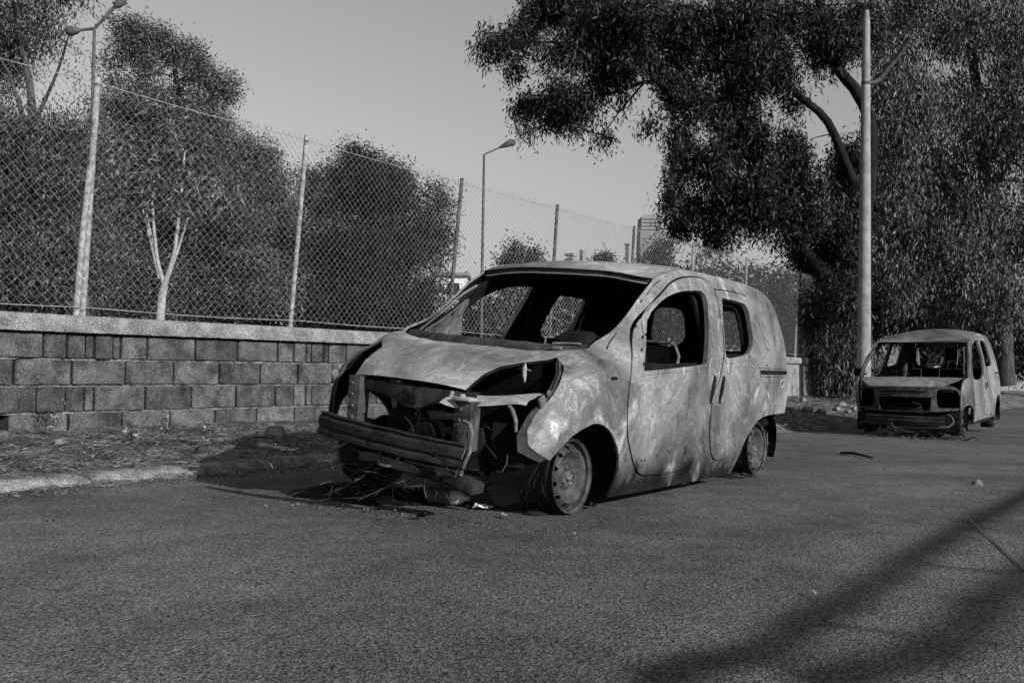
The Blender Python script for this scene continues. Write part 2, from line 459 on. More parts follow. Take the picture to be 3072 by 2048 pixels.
# black sheet behind the blocks: shade of the open joints put in as colour
b = MB(); b.box((WX-.165, 13.65, .56), (.05, 18.6, 1.02)); b.box((WX-.165, .35, .84), (.05, 8.0, .42)); b.box((WX-.165, -1.0, .3), (.05, 5, .6))
b.build('joint_shade_sheet', M_BLACK, wall)
# rendered stretch
b = MB(); rows = []
for yi in np.arange(22.6, 75, .25):
    rows.append([(WX-.2, yi, -.1), (WX-.2, yi, wtop(yi)), (WX+.005+.006*mn.noise(Vector((1, yi, 0))), yi, wtop(yi)), (WX+.005+.01*mn.noise(Vector((1, yi, 3))), yi, -.1)])
b.grid(rows, True); b.build('rendered_panel', M_COPING, wall)
cp = MB(); rows = []
for yi in np.concatenate([np.arange(-2.6, 30, .05), np.arange(30, 75, .5)]):
    t = wtop(yi); n1 = mn.noise(Vector((2, yi*3, 0))); n2 = mn.noise(Vector((7, yi*11, 0))); n3 = mn.noise(Vector((4, yi*24, 0)))
    chip = max(0, mn.noise(Vector((12, yi*2.1, 0)))-.1)*max(0, n3)*.10
    e = .004*n1+.003*n2; k = .004*n2+.003*n3
    rows.append([(WX-.26, yi, t), (WX-.27, yi, t+.14), (WX-.25, yi, t+.165), (WX+.035+e-chip, yi, t+.16+k), (WX+.062+e-chip*.6, yi, t+.145+k-chip*.3), (WX+.075+e, yi, t+.10), (WX+.077+e+k, yi, t+.03+k-chip*.2), (WX+.070+e, yi, t+.004+k*1.5+chip*.2), (WX+.03, yi, t+.002)])
cp.grid(rows, True); cp.build('coping', M_COPING, wall, angle=50)

# ------------------------------------------------------------------ fence on the wall
fence = empty('chain_link_fence'); tag(fence, 'tall chain link fence on steel posts standing on the block wall', 'fence')
FX = WX-.07
PT = [(-.1, .03), (2.62, .03), (5.24, .06), (7.78, .15), (10.62, .22), (13.18, .13), (15.78, .12), (18.32, .1), (21.15, .1), (24.55, .14), (27.05, .1), (29.9, .1), (32.6, .1), (35.3, .1), (38, .1)]
for i, (y, ln) in enumerate(PT):
    t = wtop(y)+.15
    b = MB(); top = Vector((FX+.03, y+ln, 3.44)); bot = Vector((FX-.02, y, t-.03))
    b.tube([bot, bot.lerp(top, .5), top], .027 if i > 2 else .032, 10); b.tube([top, top+Vector((0, 0, .012))], [.03, .015], 10)
    if i == 2: b.tube([(FX+.01, y-.08, t-.02), (FX+.02, y-.045, t+.7), (FX+.03, y+.01, t+1.4)], .03, 9)
    for j in range(14):
        q = bot.lerp(top, (j+.5)/14); b.tube([q+Vector((.036, -.025, .01)), q+Vector((.0, .038, 0)), q+Vector((-.038, .0, -.01))], .003, 4)
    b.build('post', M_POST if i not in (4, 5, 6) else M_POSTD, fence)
# woven mesh
P_ = .045; H_ = .045; zb = 0
def mesh_wire(y0, y1):
    b = MB(); V = []; F = []
    n = int((y1-y0)/P_)
    for i in range(n):
        yb = y0+i*P_; z0 = wtop(yb)+.20; zt = 3.40+.012*mn.noise(Vector((yb*.7, 0, 0)))
        ks = int((zt-z0)/H_)
        pts = []
        for k in range(ks+1):
            y = yb+P_*((k+i) % 2); z = zt-H_*(ks-k)
            sag = .03*mn.noise(Vector((y*.8, z*.9, 2)))
            yy_ = y+.012*mn.noise(Vector((y*1.5, z*1.5, 9)))+sag*.3
            s_ = .004 if (k+i) % 2 else -.004
            pts.append((FX+.05+sag+s_, yy_, z))
        if (ks+i) % 2 == 0:
            p = pts[-1]; pts.append((p[0], p[1]+.012, p[2]+.035))
        else:
            p = pts[-1]; pts.append((p[0], p[1]-.012, p[2]+.035))
        o = len(V); r = .0019
        for (x, y, z) in pts:
            V += [(x+r, y, z), (x-r*.6, y+r, z+r*.3), (x-r*.6, y-r, z-r*.3)]
        m = len(pts)
        for k in range(m-1):
            for j in range(3): F.append((o+3*k+j, o+3*k+(j+1) % 3, o+3*k+3+(j+1) % 3, o+3*k+3+j))
    b.add(V, F); return b
mesh_wire(-.4, 30).build('wire_mesh', M_GALV, fence, smooth=False)
b = MB()
for z_ in (3.385, 1.30):
    pts = []
    for y in np.arange(-.4, 38, .33):
        z = z_ if z_ > 2 else wtop(y)+.24
        pts.append((FX+.06, y, z-.02*abs(sin(y*1.2))))
    b.tube(pts, .0042, 5)
b.build('tension_wire', M_GALV, fence)

# ------------------------------------------------------------------ trees
def leaf_mesh(blobs, ncl, per, ll, lw, droop=.6, spread=.28, seed=1, hang=0.0, lobes=0, holes=None):
    """blobs: (centre, radii) ellipsoids; clusters of narrow leaves spread through their volume"""
    g = np.random.default_rng(seed)
    if lobes:
        nb = []
        for c_, r_, *w_ in blobs:
            for _ in range(lobes):
                d_ = g.normal(size=3); d_ /= np.linalg.norm(d_); q = .3+.6*g.random(); k_ = .28+.30*g.random()
                nb.append((tuple(np.array(c_)+d_*q*np.array(r_)), tuple(np.array(r_)*k_), (w_[0] if w_ else 1)))
        blobs = nb+[(b_[0], tuple(np.array(b_[1])*.85), (b_[2] if len(b_) > 2 else 1)*.8) for b_ in blobs]
    C = np.array([bl[0] for bl in blobs]); Rr = np.array([bl[1] for bl in blobs])
    W = (Rr.prod(1))**.75; W = W*np.array([bl[2] if len(bl) > 2 else 1 for bl in blobs]); W /= W.sum()
    k = g.choice(len(blobs), ncl, p=W)
    d = g.normal(size=(ncl, 3)); d /= np.linalg.norm(d, axis=1)[:, None]
    r = .25+.78*g.random(ncl)**.55
    cen = C[k]+d*r[:, None]*Rr[k]
    if holes is not None:
        kp = np.array([mn.noise(Vector(c)*holes[0]+Vector((seed, 0, 0)))+.5*mn.noise(Vector(c)*holes[0]*2.3) > holes[1] for c in cen]); cen = cen[kp]; ncl = len(cen)
    n = ncl*per
    base = np.repeat(cen, per, 0)
    off = g.normal(size=(n, 3))*spread; off[:, 2] *= 1.0+hang
    sc = np.repeat(.7+.6*g.random(ncl), per)[:, None]
    pos = base+off*sc
    cdir = g.normal(size=(ncl, 3)); cdir[:, 2] -= .3
    dr = g.normal(size=(n, 3))*.8+np.repeat(cdir, per, 0)*.5
    dr /= np.linalg.norm(dr, axis=1)[:, None]
    dr = dr*(1-droop)+np.array([0, 0, -1])*droop; dr /= np.linalg.norm(dr, axis=1)[:, None]
    sdv = np.cross(dr, g.normal(size=(n, 3))); sdv /= np.linalg.norm(sdv, axis=1)[:, None]
    L = ll*(.6+.7*g.random(n))[:, None]; Wd = lw*(.7+.6*g.random(n))[:, None]
    V = np.empty((n, 4, 3)); V[:, 0] = pos; V[:, 1] = pos+dr*L*.42+sdv*Wd*.5; V[:, 2] = pos+dr*L; V[:, 3] = pos+dr*L*.42-sdv*Wd*.5
    V[:, 2] += np.cross(dr, sdv)*L*.12
    return V.reshape(-1, 3), cen
def leaf_object(name, V, m, parent):
    n = len(V)//4
    me = bpy.data.meshes.new(name); me.vertices.add(len(V)); me.vertices.foreach_set('co', V.ravel())
    me.loops.add(n*4); me.loops.foreach_set('vertex_index', np.arange(n*4)); me.polygons.add(n)
    me.polygons.foreach_set('loop_start', np.arange(0, n*4, 4)); me.polygons.foreach_set('loop_total', np.full(n, 4))
    me.update(); me.validate(); me.materials.append(m)
    o = bpy.data.objects.new(name, me); COL.objects.link(o); o.parent = parent; return o
def limb(b, pts, r0, r1, n=8, sub=4):
    P = [Vector(p) for p in pts]; Q = []
    for i in range(len(P)-1):
        for j in range(sub):
            t = j/sub; a = P[max(i-1, 0)]; p = P[i]; q = P[i+1]; e = P[min(i+2, len(P)-1)]
            Q.append(.5*((2*p)+(q-a)*t+(2*a-5*p+4*q-e)*t*t+(3*p-a-3*q+e)*t**3))
    Q.append(P[-1]); m = len(Q)
    Q = [q+Vector((jit(1), jit(1), jit(1)))*r0*.12 if 0 < i < m-1 else q for i, q in enumerate(Q)]
    b.tube(Q, [r0+(r1-r0)*(i/(m-1))**.8 for i in range(m)], n); return Q
def blob(x, y, rx, ry, Z, dep=None, w=1.0):
    k = Z/(35/36*2352); c = at(x, y, Z); return (tuple(c), (rx*k*.95, (dep or (rx+ry)/2*k), ry*k), w)
def tree(name, label, base, trunks, blobs, ncl, per, ll, lw, leaf, bark, droop=.6, spread=.28, seed=1, twigs=80, cat='tree', group=None, tw=.012, hang=0.0, lobes=0, holes=None):
    r = empty(name, base); inv = Matrix.Translation(-Vector(base)); tag(r, label, cat, group)
    V, cen = leaf_mesh(blobs, ncl, per, ll, lw, droop, spread, seed, hang, lobes, holes)
    b = MB(); pts = []
    for pth, a, e in trunks: pts += limb(b, [Vector(p)-Vector(base) for p in pth], a, e, 9)
    pa = np.array([tuple(p) for p in pts]); bs = np.array(base)
    g = np.random.default_rng(seed+5)
    for i in g.choice(len(cen), min(twigs, len(cen)), replace=False):
        c = cen[i]-bs; dd = np.linalg.norm((pa-c)*np.array([1, 1, 1.3]), axis=1); j = int(np.argmin(dd)); p = pa[j]
        L = np.linalg.norm(c-p)
        if L < .15 or L > 4.5: continue
        mid = (p+c)/2+np.array([0, 0, .12*L])+g.normal(size=3)*.06*L
        b.tube([Vector(p), Vector(p*.4+mid*.6), Vector(mid*.5+c*.5)+Vector((0, 0, .03*L)), Vector(c)], [tw*2.2, tw*1.6, tw, tw*.5], 5, False)
    b.build('trunk', bark, r)
    leaf_object('crown', V-bs[None, :], leaf, r)
    return r

# tall thin-crowned eucalyptus at the far left
Z = 16.5
tree('eucalyptus_tree', 'tall wispy eucalyptus with thin branches at the left edge behind the fence', tuple(at(45, 850, Z)),
     [([at(45, 850, Z), at(60, 500, Z), at(75, 250, Z), at(40, 60, Z), at(20, -120, Z)], .11, .03), ([at(70, 330, Z), at(20, 170, Z), at(-60, 40, Z)], .05, .015), ([at(70, 300, Z), at(130, 170, Z), at(165, 60, Z)], .04, .012)],
     [blob(20, 20, 110, 110, Z, 1.2), blob(-80, 120, 110, 120, Z, 1.2), blob(60, -90, 120, 90, Z, 1.2), blob(140, 130, 50, 60, Z, .8, .16), blob(90, 215, 90, 70, Z, 1, .55), blob(30, 330, 140, 90, Z, 1.4), blob(170, 230, 40, 50, Z, .7, .15), blob(185, 360, 60, 110, Z, 1.0, .8), blob(120, 330, 80, 80, Z, 1.2, .8),
      blob(90, 430, 120, 90, Z, 1.2), blob(-20, 480, 110, 130, Z, 1.4), blob(80, 600, 110, 120, Z, 1.4), blob(-20, 660, 120, 110, Z, 1.4), blob(150, 560, 70, 90, Z, 1.0)],
     8000, 16, .08, .022, M_LEAF3, M_BARK, .55, .16, 3, 120, lobes=4, holes=(.8, -.36))
# big round tree with a dark head
Z = 22
tree('round_tree', 'large rounded tree with a dark domed head behind the second fence post', tuple(at(440, 870, Z)),
     [([at(440, 870, Z), at(445, 600, Z), at(430, 350, Z), at(400, 150, Z)], .2, .05), ([at(440, 560, Z), at(540, 420, Z), at(590, 380, Z)], .09, .03), ([at(440, 560, Z), at(330, 420, Z), at(290, 340, Z)], .09, .03)],
     [blob(318, 75, 46, 40, Z, .6, 1.3), blob(296, 130, 46, 55, Z, .7, 1.3), blob(372, 112, 52, 50, Z, .8, 1.3), blob(425, 142, 50, 46, Z, .7, 1.3), blob(472, 185, 46, 44, Z, .7, 1.3), blob(508, 212, 26, 30, Z, .4, 1.2), blob(252, 186, 26, 16, Z, .3), blob(360, 195, 95, 50, Z, .9), blob(430, 280, 105, 60, Z, 1.1, 1.2), blob(290, 275, 70, 60, Z, .9), blob(500, 310, 55, 50, Z, .8), blob(570, 350, 55, 60, Z, .8), blob(620, 410, 50, 60, Z, .8),  blob(350, 270, 90, 60, Z, 1.0, 1.0),
      blob(330, 350, 110, 90, Z, 1.2), blob(480, 360, 90, 80, Z, 1.2), blob(560, 390, 75, 80, Z, 1.0), blob(300, 500, 110, 120, Z, 1.3), blob(440, 500, 110, 120, Z, 1.3), blob(590, 480, 80, 100, Z, 1.1), blob(640, 500, 45, 70, Z, .8),
      blob(280, 660, 110, 100, Z, 1.3), blob(420, 660, 110, 100, Z, 1.3), blob(560, 630, 95, 110, Z, 1.2), blob(640, 640, 40, 100, Z, .8, .6), blob(665, 450, 22, 30, Z, .4, .7)],
     13000, 16, .065, .028, M_LEAF2, M_BARKD, .3, .12, 4, 60, lobes=6, holes=(.75, -.34))
# slender white forked stem near the wall
Z = 12.5
tree('white_stemmed_tree', 'slender tree with a pale forked stem close behind the wall', tuple(at(364, 850, Z)),
     [([at(364, 850, Z), at(368, 720, Z), at(378, 655, Z)], .062, .05), ([at(378, 655, Z), at(362, 600, Z), at(352, 500, Z), at(345, 400, Z)], .034, .012), ([at(378, 655, Z), at(398, 590, Z), at(412, 480, Z), at(424, 350, Z)], .038, .012),
      ([at(378, 655, Z), at(408, 575, Z), at(432, 500, Z)], .03, .01), ([at(360, 590, Z), at(338, 500, Z), at(335, 450, Z)], .015, .008), ([at(366, 640, Z), at(342, 540, Z), at(328, 480, Z)], .02, .008)],
     [blob(345, 360, 40, 50, Z, .4), blob(430, 310, 45, 60, Z, .4), blob(300, 440, 50, 50, Z, .4), blob(470, 420, 50, 60, Z, .4), blob(390, 420, 60, 60, Z, .5)],
     170, 12, .12, .03, M_LEAF3, M_BARKW, .5, .14, 5, 40, tw=.006)
# dense dark bush beyond the third bay
Z = 24
tree('dense_tree', 'dense dark round-topped tree behind the fence left of the van roof', tuple(at(860, 870, Z)),
     [([at(860, 870, Z), at(850, 650, Z), at(830, 470, Z)], .2, .05), ([at(860, 700, Z), at(960, 550, Z), at(1000, 460, Z)], .1, .03), ([at(860, 700, Z), at(760, 550, Z)], .1, .03)],
     [blob(825, 420, 80, 70, Z, 1.1, 1.3), blob(750, 450, 65, 70, Z, 1.0, 1.3), blob(900, 450, 80, 70, Z, 1.1, 1.2), blob(985, 460, 58, 55, Z, .8, 1.2), blob(760, 570, 70, 100, Z, 1.1), blob(880, 570, 110, 100, Z, 1.3), blob(990, 560, 55, 80, Z, .9), blob(725, 520, 40, 70, Z, .7),
      blob(770, 710, 80, 100, Z, 1.2), blob(900, 710, 110, 100, Z, 1.3), blob(1000, 690, 60, 80, Z, .9, .7), blob(835, 370, 40, 25, Z, .5)],
     11000, 16, .07, .03, M_LEAFD, M_BARKD, .35, .14, 6, 50, lobes=6, holes=(.8, -.36))
# lower growth along the far side of the wall, one tree after another
hedge = [(1085, 745, 45, 60, 23, 'low ragged bush behind the wall left of the van windscreen'), (1175, 700, 60, 75, 25, 'leafy bush seen through the van windscreen'),
         (1180, 600, 34, 45, 48, 'small pale conical tree over the van roof'), (1225, 605, 20, 40, 50, 'narrow dark tree beside the small pale tree over the van roof'),
         (1300, 720, 75, 75, 27, 'leafy bush seen through the far rear van window'), (1400, 720, 60, 80, 28, 'bushy tree hidden behind the van roof'),
         (1384, 607, 26, 26, 60, 'little dark flat-topped tree over the van roof'), (1470, 700, 60, 90, 30, 'rounded bush seen through the near van door window'), (1510, 600, 42, 55, 60, 'bushy tree in front of the distant tower'),
         (1580, 690, 60, 80, 31, 'mid grey bush behind the fence over the van rear'), (1650, 670, 60, 75, 33, 'leafy tree behind the fence right of the distant tower'),
         (1725, 700, 55, 90, 34, 'bush behind the fence beside the van tail'), (1790, 700, 60, 100, 33, 'dark bush behind the last clear fence bay'), (1860, 720, 55, 100, 32, 'dark bush behind the fence near its end'),
         (2290, 790, 75, 60, 46, 'shaded bush in the distance beside the far van tail'), (2400, 800, 80, 60, 44, 'shaded bush at the right edge far down the road'), (2200, 800, 60, 60, 50, 'shaded bush far behind the second van')]
hedge += [(x, 665, 120, 185, 31+i_, lab) for i_, (x, lab) in enumerate(((-40, 'bush far behind the wall at the left edge'), (120, 'shaded bush behind the wispy left tree'), (260, 'shaded bush behind the double fence post'), (420, 'shaded bush behind the pale forked stem'), (560, 'shaded bush right of the pale forked stem'),
          (690, 'shaded bush low behind the fourth fence post'), (830, 'shaded bush low behind the dense dark tree')))]
for i, (x, y, rx, ry, Z, lab) in enumerate(hedge):
    bb = [blob(x, y, rx, ry, Z), blob(x-rx*.4, y+ry*.5, rx*.8, ry*.7, Z), blob(x+rx*.4, y+ry*.6, rx*.8, ry*.7, Z), blob(x+rx*.2, y-ry*.4, rx*.6, ry*.6, Z)]
    if Z < 40: bb.append(blob(x, y+ry*1.1, rx, ry*.7, Z))
    tree('bushy_tree', lab, tuple(at(x, 870, Z)), [([at(x, 870, Z), at(x+4, y+ry*.4, Z), at(x, y-ry*.3, Z)], .08, .02)], bb,
         int((330 if rx < 100 else 560)*(rx*ry/4500)*(Z/28)**.6)+60, 12, .16*(Z/28)**.4, .055*(Z/28)**.6, (M_LEAFD, M_LEAF2, M_LEAFD)[i % 3], M_BARKD, .35, .22, 20+i, 20, group=None)
# overhanging eucalyptus, right
Z = 26
def A(x, y, dz=0): return at(x, y, Z+dz)
big = [(1150, 112, 60, 36), (1120, 100, 30, 22), (1215, 60, 62, 52), (1255, 15, 70, 45), (1330, 20, 100, 62), (1185, 160, 34, 22), (1285, 120, 78, 42), (1200, 245, 45, 22), (1265, 250, 60, 44), (1330, 262, 62, 50), (1385, 318, 28, 26), (1400, 60, 100, 62), (1390, 170, 66, 46), (1430, 215, 50, 30, .5), (1275, 195, 50, 30), (1330, 215, 50, 30),
       (1210, 285, 26, 26), (1500, 50, 90, 60), (1520, 150, 60, 40, .5), (1500, 285, 40, 24, .6), (1560, 320, 50, 44), (1590, 245, 60, 54), (1610, 120, 90, 62), (1640, 390, 80, 60), (1545, 445, 34, 42), (1560, 510, 50, 34), (1640, 540, 70, 34), (1600, 480, 60, 50), (1720, 300, 80, 70), (1730, 470, 90, 66), (1750, 140, 90, 66), (1690, 20, 110, 50), (1815, 350, 70, 66), (1850, 460, 80, 90), (1800, 40, 100, 60), (1800, 545, 50, 30, .5), (1870, 600, 60, 60),
       (1900, 80, 80, 70), (1930, 400, 50, 90), (1960, 540, 50, 110), (1940, 690, 50, 80), (1880, 720, 40, 60, .7), (1970, 60, 60, 80), (1700, 210, 60, 40), (1560, 385, 40, 30), (1530, 480, 26, 20), (1640, 250, 60, 50), (1700, 330, 60, 60), (1765, 420, 60, 60), (1790, 190, 55, 34), (1825, 235, 34, 30), (1560, 200, 60, 40), (1455, 130, 60, 50), (1470, 30, 80, 50), (1590, 60, 80, 50), (1680, 480, 60, 50), (1870, 540, 60, 60), (1690, 110, 60, 50), (1360, 110, 60, 50)]
bb = [blob(q[0], q[1], q[2], q[3], Z+rnd.uniform(-1.2, 1.2), None, q[4] if len(q) > 4 else 1) for q in big]
tree('eucalyptus_tree', 'spreading dark eucalyptus whose long bough reaches out over the sky', tuple(A(1945, 905)),
     [([A(1945, 905), A(1940, 760), A(1900, 640), A(1834, 561), A(1752, 457), A(1709, 348), A(1616, 229), A(1560, 190)], .30, .06), ([A(1940, 760), A(1985, 500), A(1997, 272), A(1921, 152), A(1888, 44), A(1870, -60)], .25, .08),
      ([A(1960, 420), A(1900, 280), A(1823, 212), A(1741, 158), A(1671, 98), A(1584, 16)], .13, .05), ([A(1616, 229), A(1540, 195), A(1480, 190), A(1400, 215), A(1300, 235)], .10, .025), ([A(1600, 215), A(1540, 130), A(1470, 95), A(1330, 100), A(1180, 95)], .09, .02),
      ([A(1709, 348), A(1690, 260), A(1660, 150)], .08, .03), ([A(1752, 457), A(1660, 470), A(1580, 490)], .08, .02), ([A(1541, 130), A(1500, 70), A(1420, 10)], .05, .015), ([A(1470, 95), A(1400, 60), A(1300, 30)], .04, .012), ([A(1480, 190), A(1420, 260), A(1385, 310)], .035, .008), ([A(1560, 190), A(1545, 260), A(1560, 320)], .04, .01)],
     bb, 7600, 18, .17, .038, M_LEAFD, M_BARKD, .5, .13, 8, 420, tw=.012, hang=.5, lobes=4)
Z = 29
mass = [(2080, 60, 100, 100), (2200, 40, 110, 100), (2320, 90, 110, 130), (2100, 260, 90, 120), (2220, 290, 110, 130), (2350, 330, 100, 150), (2080, 450, 80, 120), (2200, 520, 110, 130), (2320, 560, 110, 140), (2070, 640, 70, 90), (2170, 690, 90, 70), (2310, 700, 90, 70), (2450, 200, 110, 200), (2450, 500, 110, 200), (2040, 180, 50, 120), (2030, 330, 50, 120), (2030, 560, 50, 140), (2140, -60, 150, 80), (2330, -60, 150, 80)]
tree('eucalyptus_tree', 'broad eucalyptus hung with drooping leaves filling the right side behind the concrete pole', tuple(at(2310, 885, Z)),
     [([at(2310, 885, Z), at(2300, 700, Z), at(2260, 400, Z), at(2230, 60, Z)], .3, .12), ([at(2290, 600, Z), at(2160, 380, Z), at(2080, 150, Z)], .15, .05), ([at(2270, 450, Z), at(2370, 260, Z), at(2420, 60, Z)], .15, .05), ([at(2290, 640, Z), at(2180, 560, Z), at(2080, 540, Z)], .1, .03)],
     [blob(q[0], q[1], q[2], q[3], Z+rnd.uniform(-1.5, 1.5)) for q in mass], 7500, 16, .17, .034, M_LEAF2, M_BARK, .62, .18, 9, 120, hang=.8, lobes=6, holes=(.6, -.42))
Z = 33
tree('eucalyptus_tree', 'shaded eucalyptus standing farther back between the concrete pole and the fence end', tuple(at(2130, 885, Z)),
     [([at(2130, 885, Z), at(2110, 600, Z), at(2060, 300, Z)], .25, .08)],
     [blob(2000, 690, 110, 110, Z), blob(2130, 720, 110, 90, Z), blob(1990, 480, 90, 140, Z), blob(2150, 500, 120, 180, Z), blob(2260, 740, 110, 80, Z), blob(2370, 740, 90, 80, Z), blob(1960, 800, 60, 60, Z)],
     4200, 14, .19, .045, M_LEAFD, M_BARKD, .6, .24, 10, 40)
Z = 25.3
tree('drooping_shrub', 'drooping shrub spilling over the wall beside the concrete pole', tuple(at(1925, 905, Z)),
     [([at(1925, 905, Z), at(1920, 860, Z), at(1935, 800, Z)], .05, .02)], [blob(1915, 810, 40, 50, Z, .5), blob(1955, 800, 45, 70, Z, .6), blob(1950, 860, 50, 45, Z, .5), blob(1905, 865, 24, 40, Z, .4), blob(2010, 850, 40, 40, Z+1, .5)],
     360, 12, .2, .03, M_LEAF3, M_BARKD, .75, .13, 11, 20, cat='shrub')

# ------------------------------------------------------------------ poles and lamps
Z = 24
pb, ptp = at(1983, 900, Z), at(1990, 25, Z); pb.z = -.1
p = empty('utility_pole', tuple(pb)); tag(p, 'tall tapering concrete pole standing on the verge behind the second van', 'pole')
b = MB(); T = ptp-pb; b.tube([Vector((0, 0, 0)), T*.5, T*.97, T], [.175, .135, .085, .06], 20); b.build('shaft', M_POLE, p)
b = MB(); k = at(1998, 192, Z)-pb
b.tube([k+Vector((-.1, 0, .02)), k, at(2012, 189, Z)-pb, at(2024, 178, Z)-pb, at(2060, 130, Z-.3)-pb, at(2092, 85, Z-.6)-pb], [.05, .05, .055, .06, .06, .055], 10); b.build('bracket_arm', M_POSTD, p)
b = MB(); k = at(1992, 44, Z)-pb; b.tube([k+Vector((-.12, 0, 0)), k+Vector((.16, .1, .01))], .025, 8)
k = at(1990, 192, Z)-pb; b.tube([k+Vector((0, 0, -.03)), k+Vector((0, 0, .03))], .125, 20); b.each('clamp', M_POSTD, p)
Z = 20
q0 = at(1104, 800, Z); q0.z = .1
p = empty('street_lamp', tuple(q0)); tag(p, 'slim street lamp with one raised arm standing behind the fence', 'street lamp')
tp = at(1112, 355, Z)-q0; b = MB(); b.tube([(0, 0, 0), tp*.5, tp], [.04, .032, .024], 10); b.build('lamp_pole', M_LAMP, p)
e1 = at(1150, 338, Z)-q0; e2 = at(1183, 324, Z)-q0
b = MB(); b.tube([tp, tp.lerp(e1, .5), e1], .016, 8); b.build('arm', M_LAMP, p)
b = MB(); b.tube([e1-(e2-e1)*.1, e1.lerp(e2, .3), e1.lerp(e2, .75), e2], [.02, .05, .075, .03], 10); b.build('lamp_head', M_POSTD, p)
Z = 14
q0 = at(198, 800, Z); q0.z = .1
p = empty('street_lamp', tuple(q0)); tag(p, 'street lamp with two spread arms rising among the left trees', 'street lamp')
tp = at(217, 66, Z)-q0; b = MB(); b.tube([(0, 0, 0), tp*.5, tp], [.032, .027, .022], 10); b.build('lamp_pole', M_LAMP, p)
for (x, y, x2, y2) in ((262, 18, 288, -4), (185, 69, 152, 74)):
    e1 = at(x, y, Z)-q0; e2 = at(x2, y2, Z)-q0
    b = MB(); b.tube([tp, tp.lerp(e1, .5), e1], .022, 8); b.build('arm', M_LAMP, p)
    b = MB(); b.tube([e1, e1.lerp(e2, .3), e1.lerp(e2, .75), e2], [.022, .055, .07, .035], 10); b.build('lamp_head', M_LAMP, p)

# ------------------------------------------------------------------ far buildings
M_TOW = mat('tower cladding', .16, .24, .05, 4, .7)
M_TOWL = mat('tower bands', .20, .28, .1, 4, .7)
Z = 420
def K(x, y, z=Z): return at(x, y, z)
p = empty('tower', tuple(K(1500, 880))); p.location.z = 0; tag(p, 'distant dark flared tower with pale bands near its top', 'tower'); o = Vector(p.location)
b = MB(); rows = []
for y, xl, xr in [(880, 1468, 1552), (640, 1469, 1541), (570, 1470, 1531), (535, 1471, 1524), (520, 1472, 1520), (497, 1474, 1519), (493, 1480, 1519)]:
    l, r_ = K(xl, y)-o, K(xr, y)-o; n_ = Vector((-.6, .8, 0))*10; rows.append([l, r_, r_+n_, l+n_])
b.grid(rows, True); b.add(rows[-1], [(0, 1, 2, 3)]); b.build('shaft', M_TOW, p, False)
b = MB()
for y in (503, 511, 519, 527):
    l, r_ = K(1473, y)-o, K(1516, y)-o; n_ = Vector((.3, -.4, 0)); d_ = Vector((0, 0, .5)); b.add([l+n_, r_+n_, r_+n_+d_, l+n_+d_, l-n_, r_-n_, r_-n_+d_, l-n_+d_], [(0, 1, 2, 3), (7, 6, 5, 4), (3, 2, 6, 7), (0, 4, 5, 1), (1, 5, 6, 2), (0, 3, 7, 4)])
b.each('band', M_TOWL, p, False)
p = empty('office_block', tuple(K(1305, 880))); p.location.z = 0; tag(p, 'distant slab block with stacked pale floors over the van roof', 'building'); o = Vector(p.location)
b = MB()
for i, y in enumerate(range(584, 880, 12)):
    l, r_ = K(1284, y)-o, K(1322, y)-o; c_ = (l+r_)/2; b.box(c_+Vector((0, 3, 0)), (abs((r_-l).x)*.75, 4, 1.1))
b.each('floor_slab', M_TOWL, p, False)
b = MB(); l, r_ = K(1288, 590)-o, K(1318, 880)-o; b.box(((l.x+r_.x)/2, (l.y+r_.y)/2+3, l.z/2), (3, 3, l.z)); b.build('core', M_TOW, p, False)
b = MB(); l = K(1325, 571)-o; b.box((l.x, l.y+5, l.z/2), (1.6, 3, l.z)); b.build('stair_tower', M_TOWL, p, False)
for (x, yt, lab) in ((1440, 562, 'distant square chimney stack over the van roof, the taller of two'), (1610, 587, 'distant square chimney stack right of the tower, the shorter of two')):
    p = empty('chimney_stack', tuple(K(x, 880, 150))); p.location.z = 0; tag(p, lab, 'chimney'); tp = K(x, yt, 150)
    b = MB(); b.box((0, 0, tp.z/2), (.65, .65, tp.z), None, .03); b.box((0, 0, tp.z+.12), (.9, .9, .24), None, .03); b.build('shaft', M_TOWL, p, False)
Z = 70
M_WHITE = mat('whitewash', .6, .75, .5, 4, .8)
p = empty('white_house', tuple(at(1040, 880, Z))); p.location.z = 0; tag(p, 'small white house glimpsed between trees behind the fence', 'house'); o = Vector(p.location)
l, r_ = at(1004, 640, Z)-o, at(1075, 640, Z)-o; Wd = (r_-l).length; ang = Matrix.Rotation(atan2((r_-l).y, (r_-l).x), 3, 'Z'); hh = l.z
b = MB(); b.box((l+r_)/2-Vector((0, 0, hh/2)), (Wd, 4, hh), ang); b.build('wall', M_WHITE, p, False)
b = MB(); b.box((l+r_)/2+Vector((0, 0, .1)), (Wd+.4, 4.6, .2), ang); b.build('roof', M_TOW, p, False)
b = MB(); b.box((l+r_)/2+ang @ Vector((.2, -2.0, -.9)), (.8, .1, .8), ang); b.build('window', M_BLACK, p, False)

# ------------------------------------------------------------------ first van (near)
CX, CY, ROLL, PB, PC = -3.45, 4.34, radians(5), .83, .06
van = empty('burnt_van')
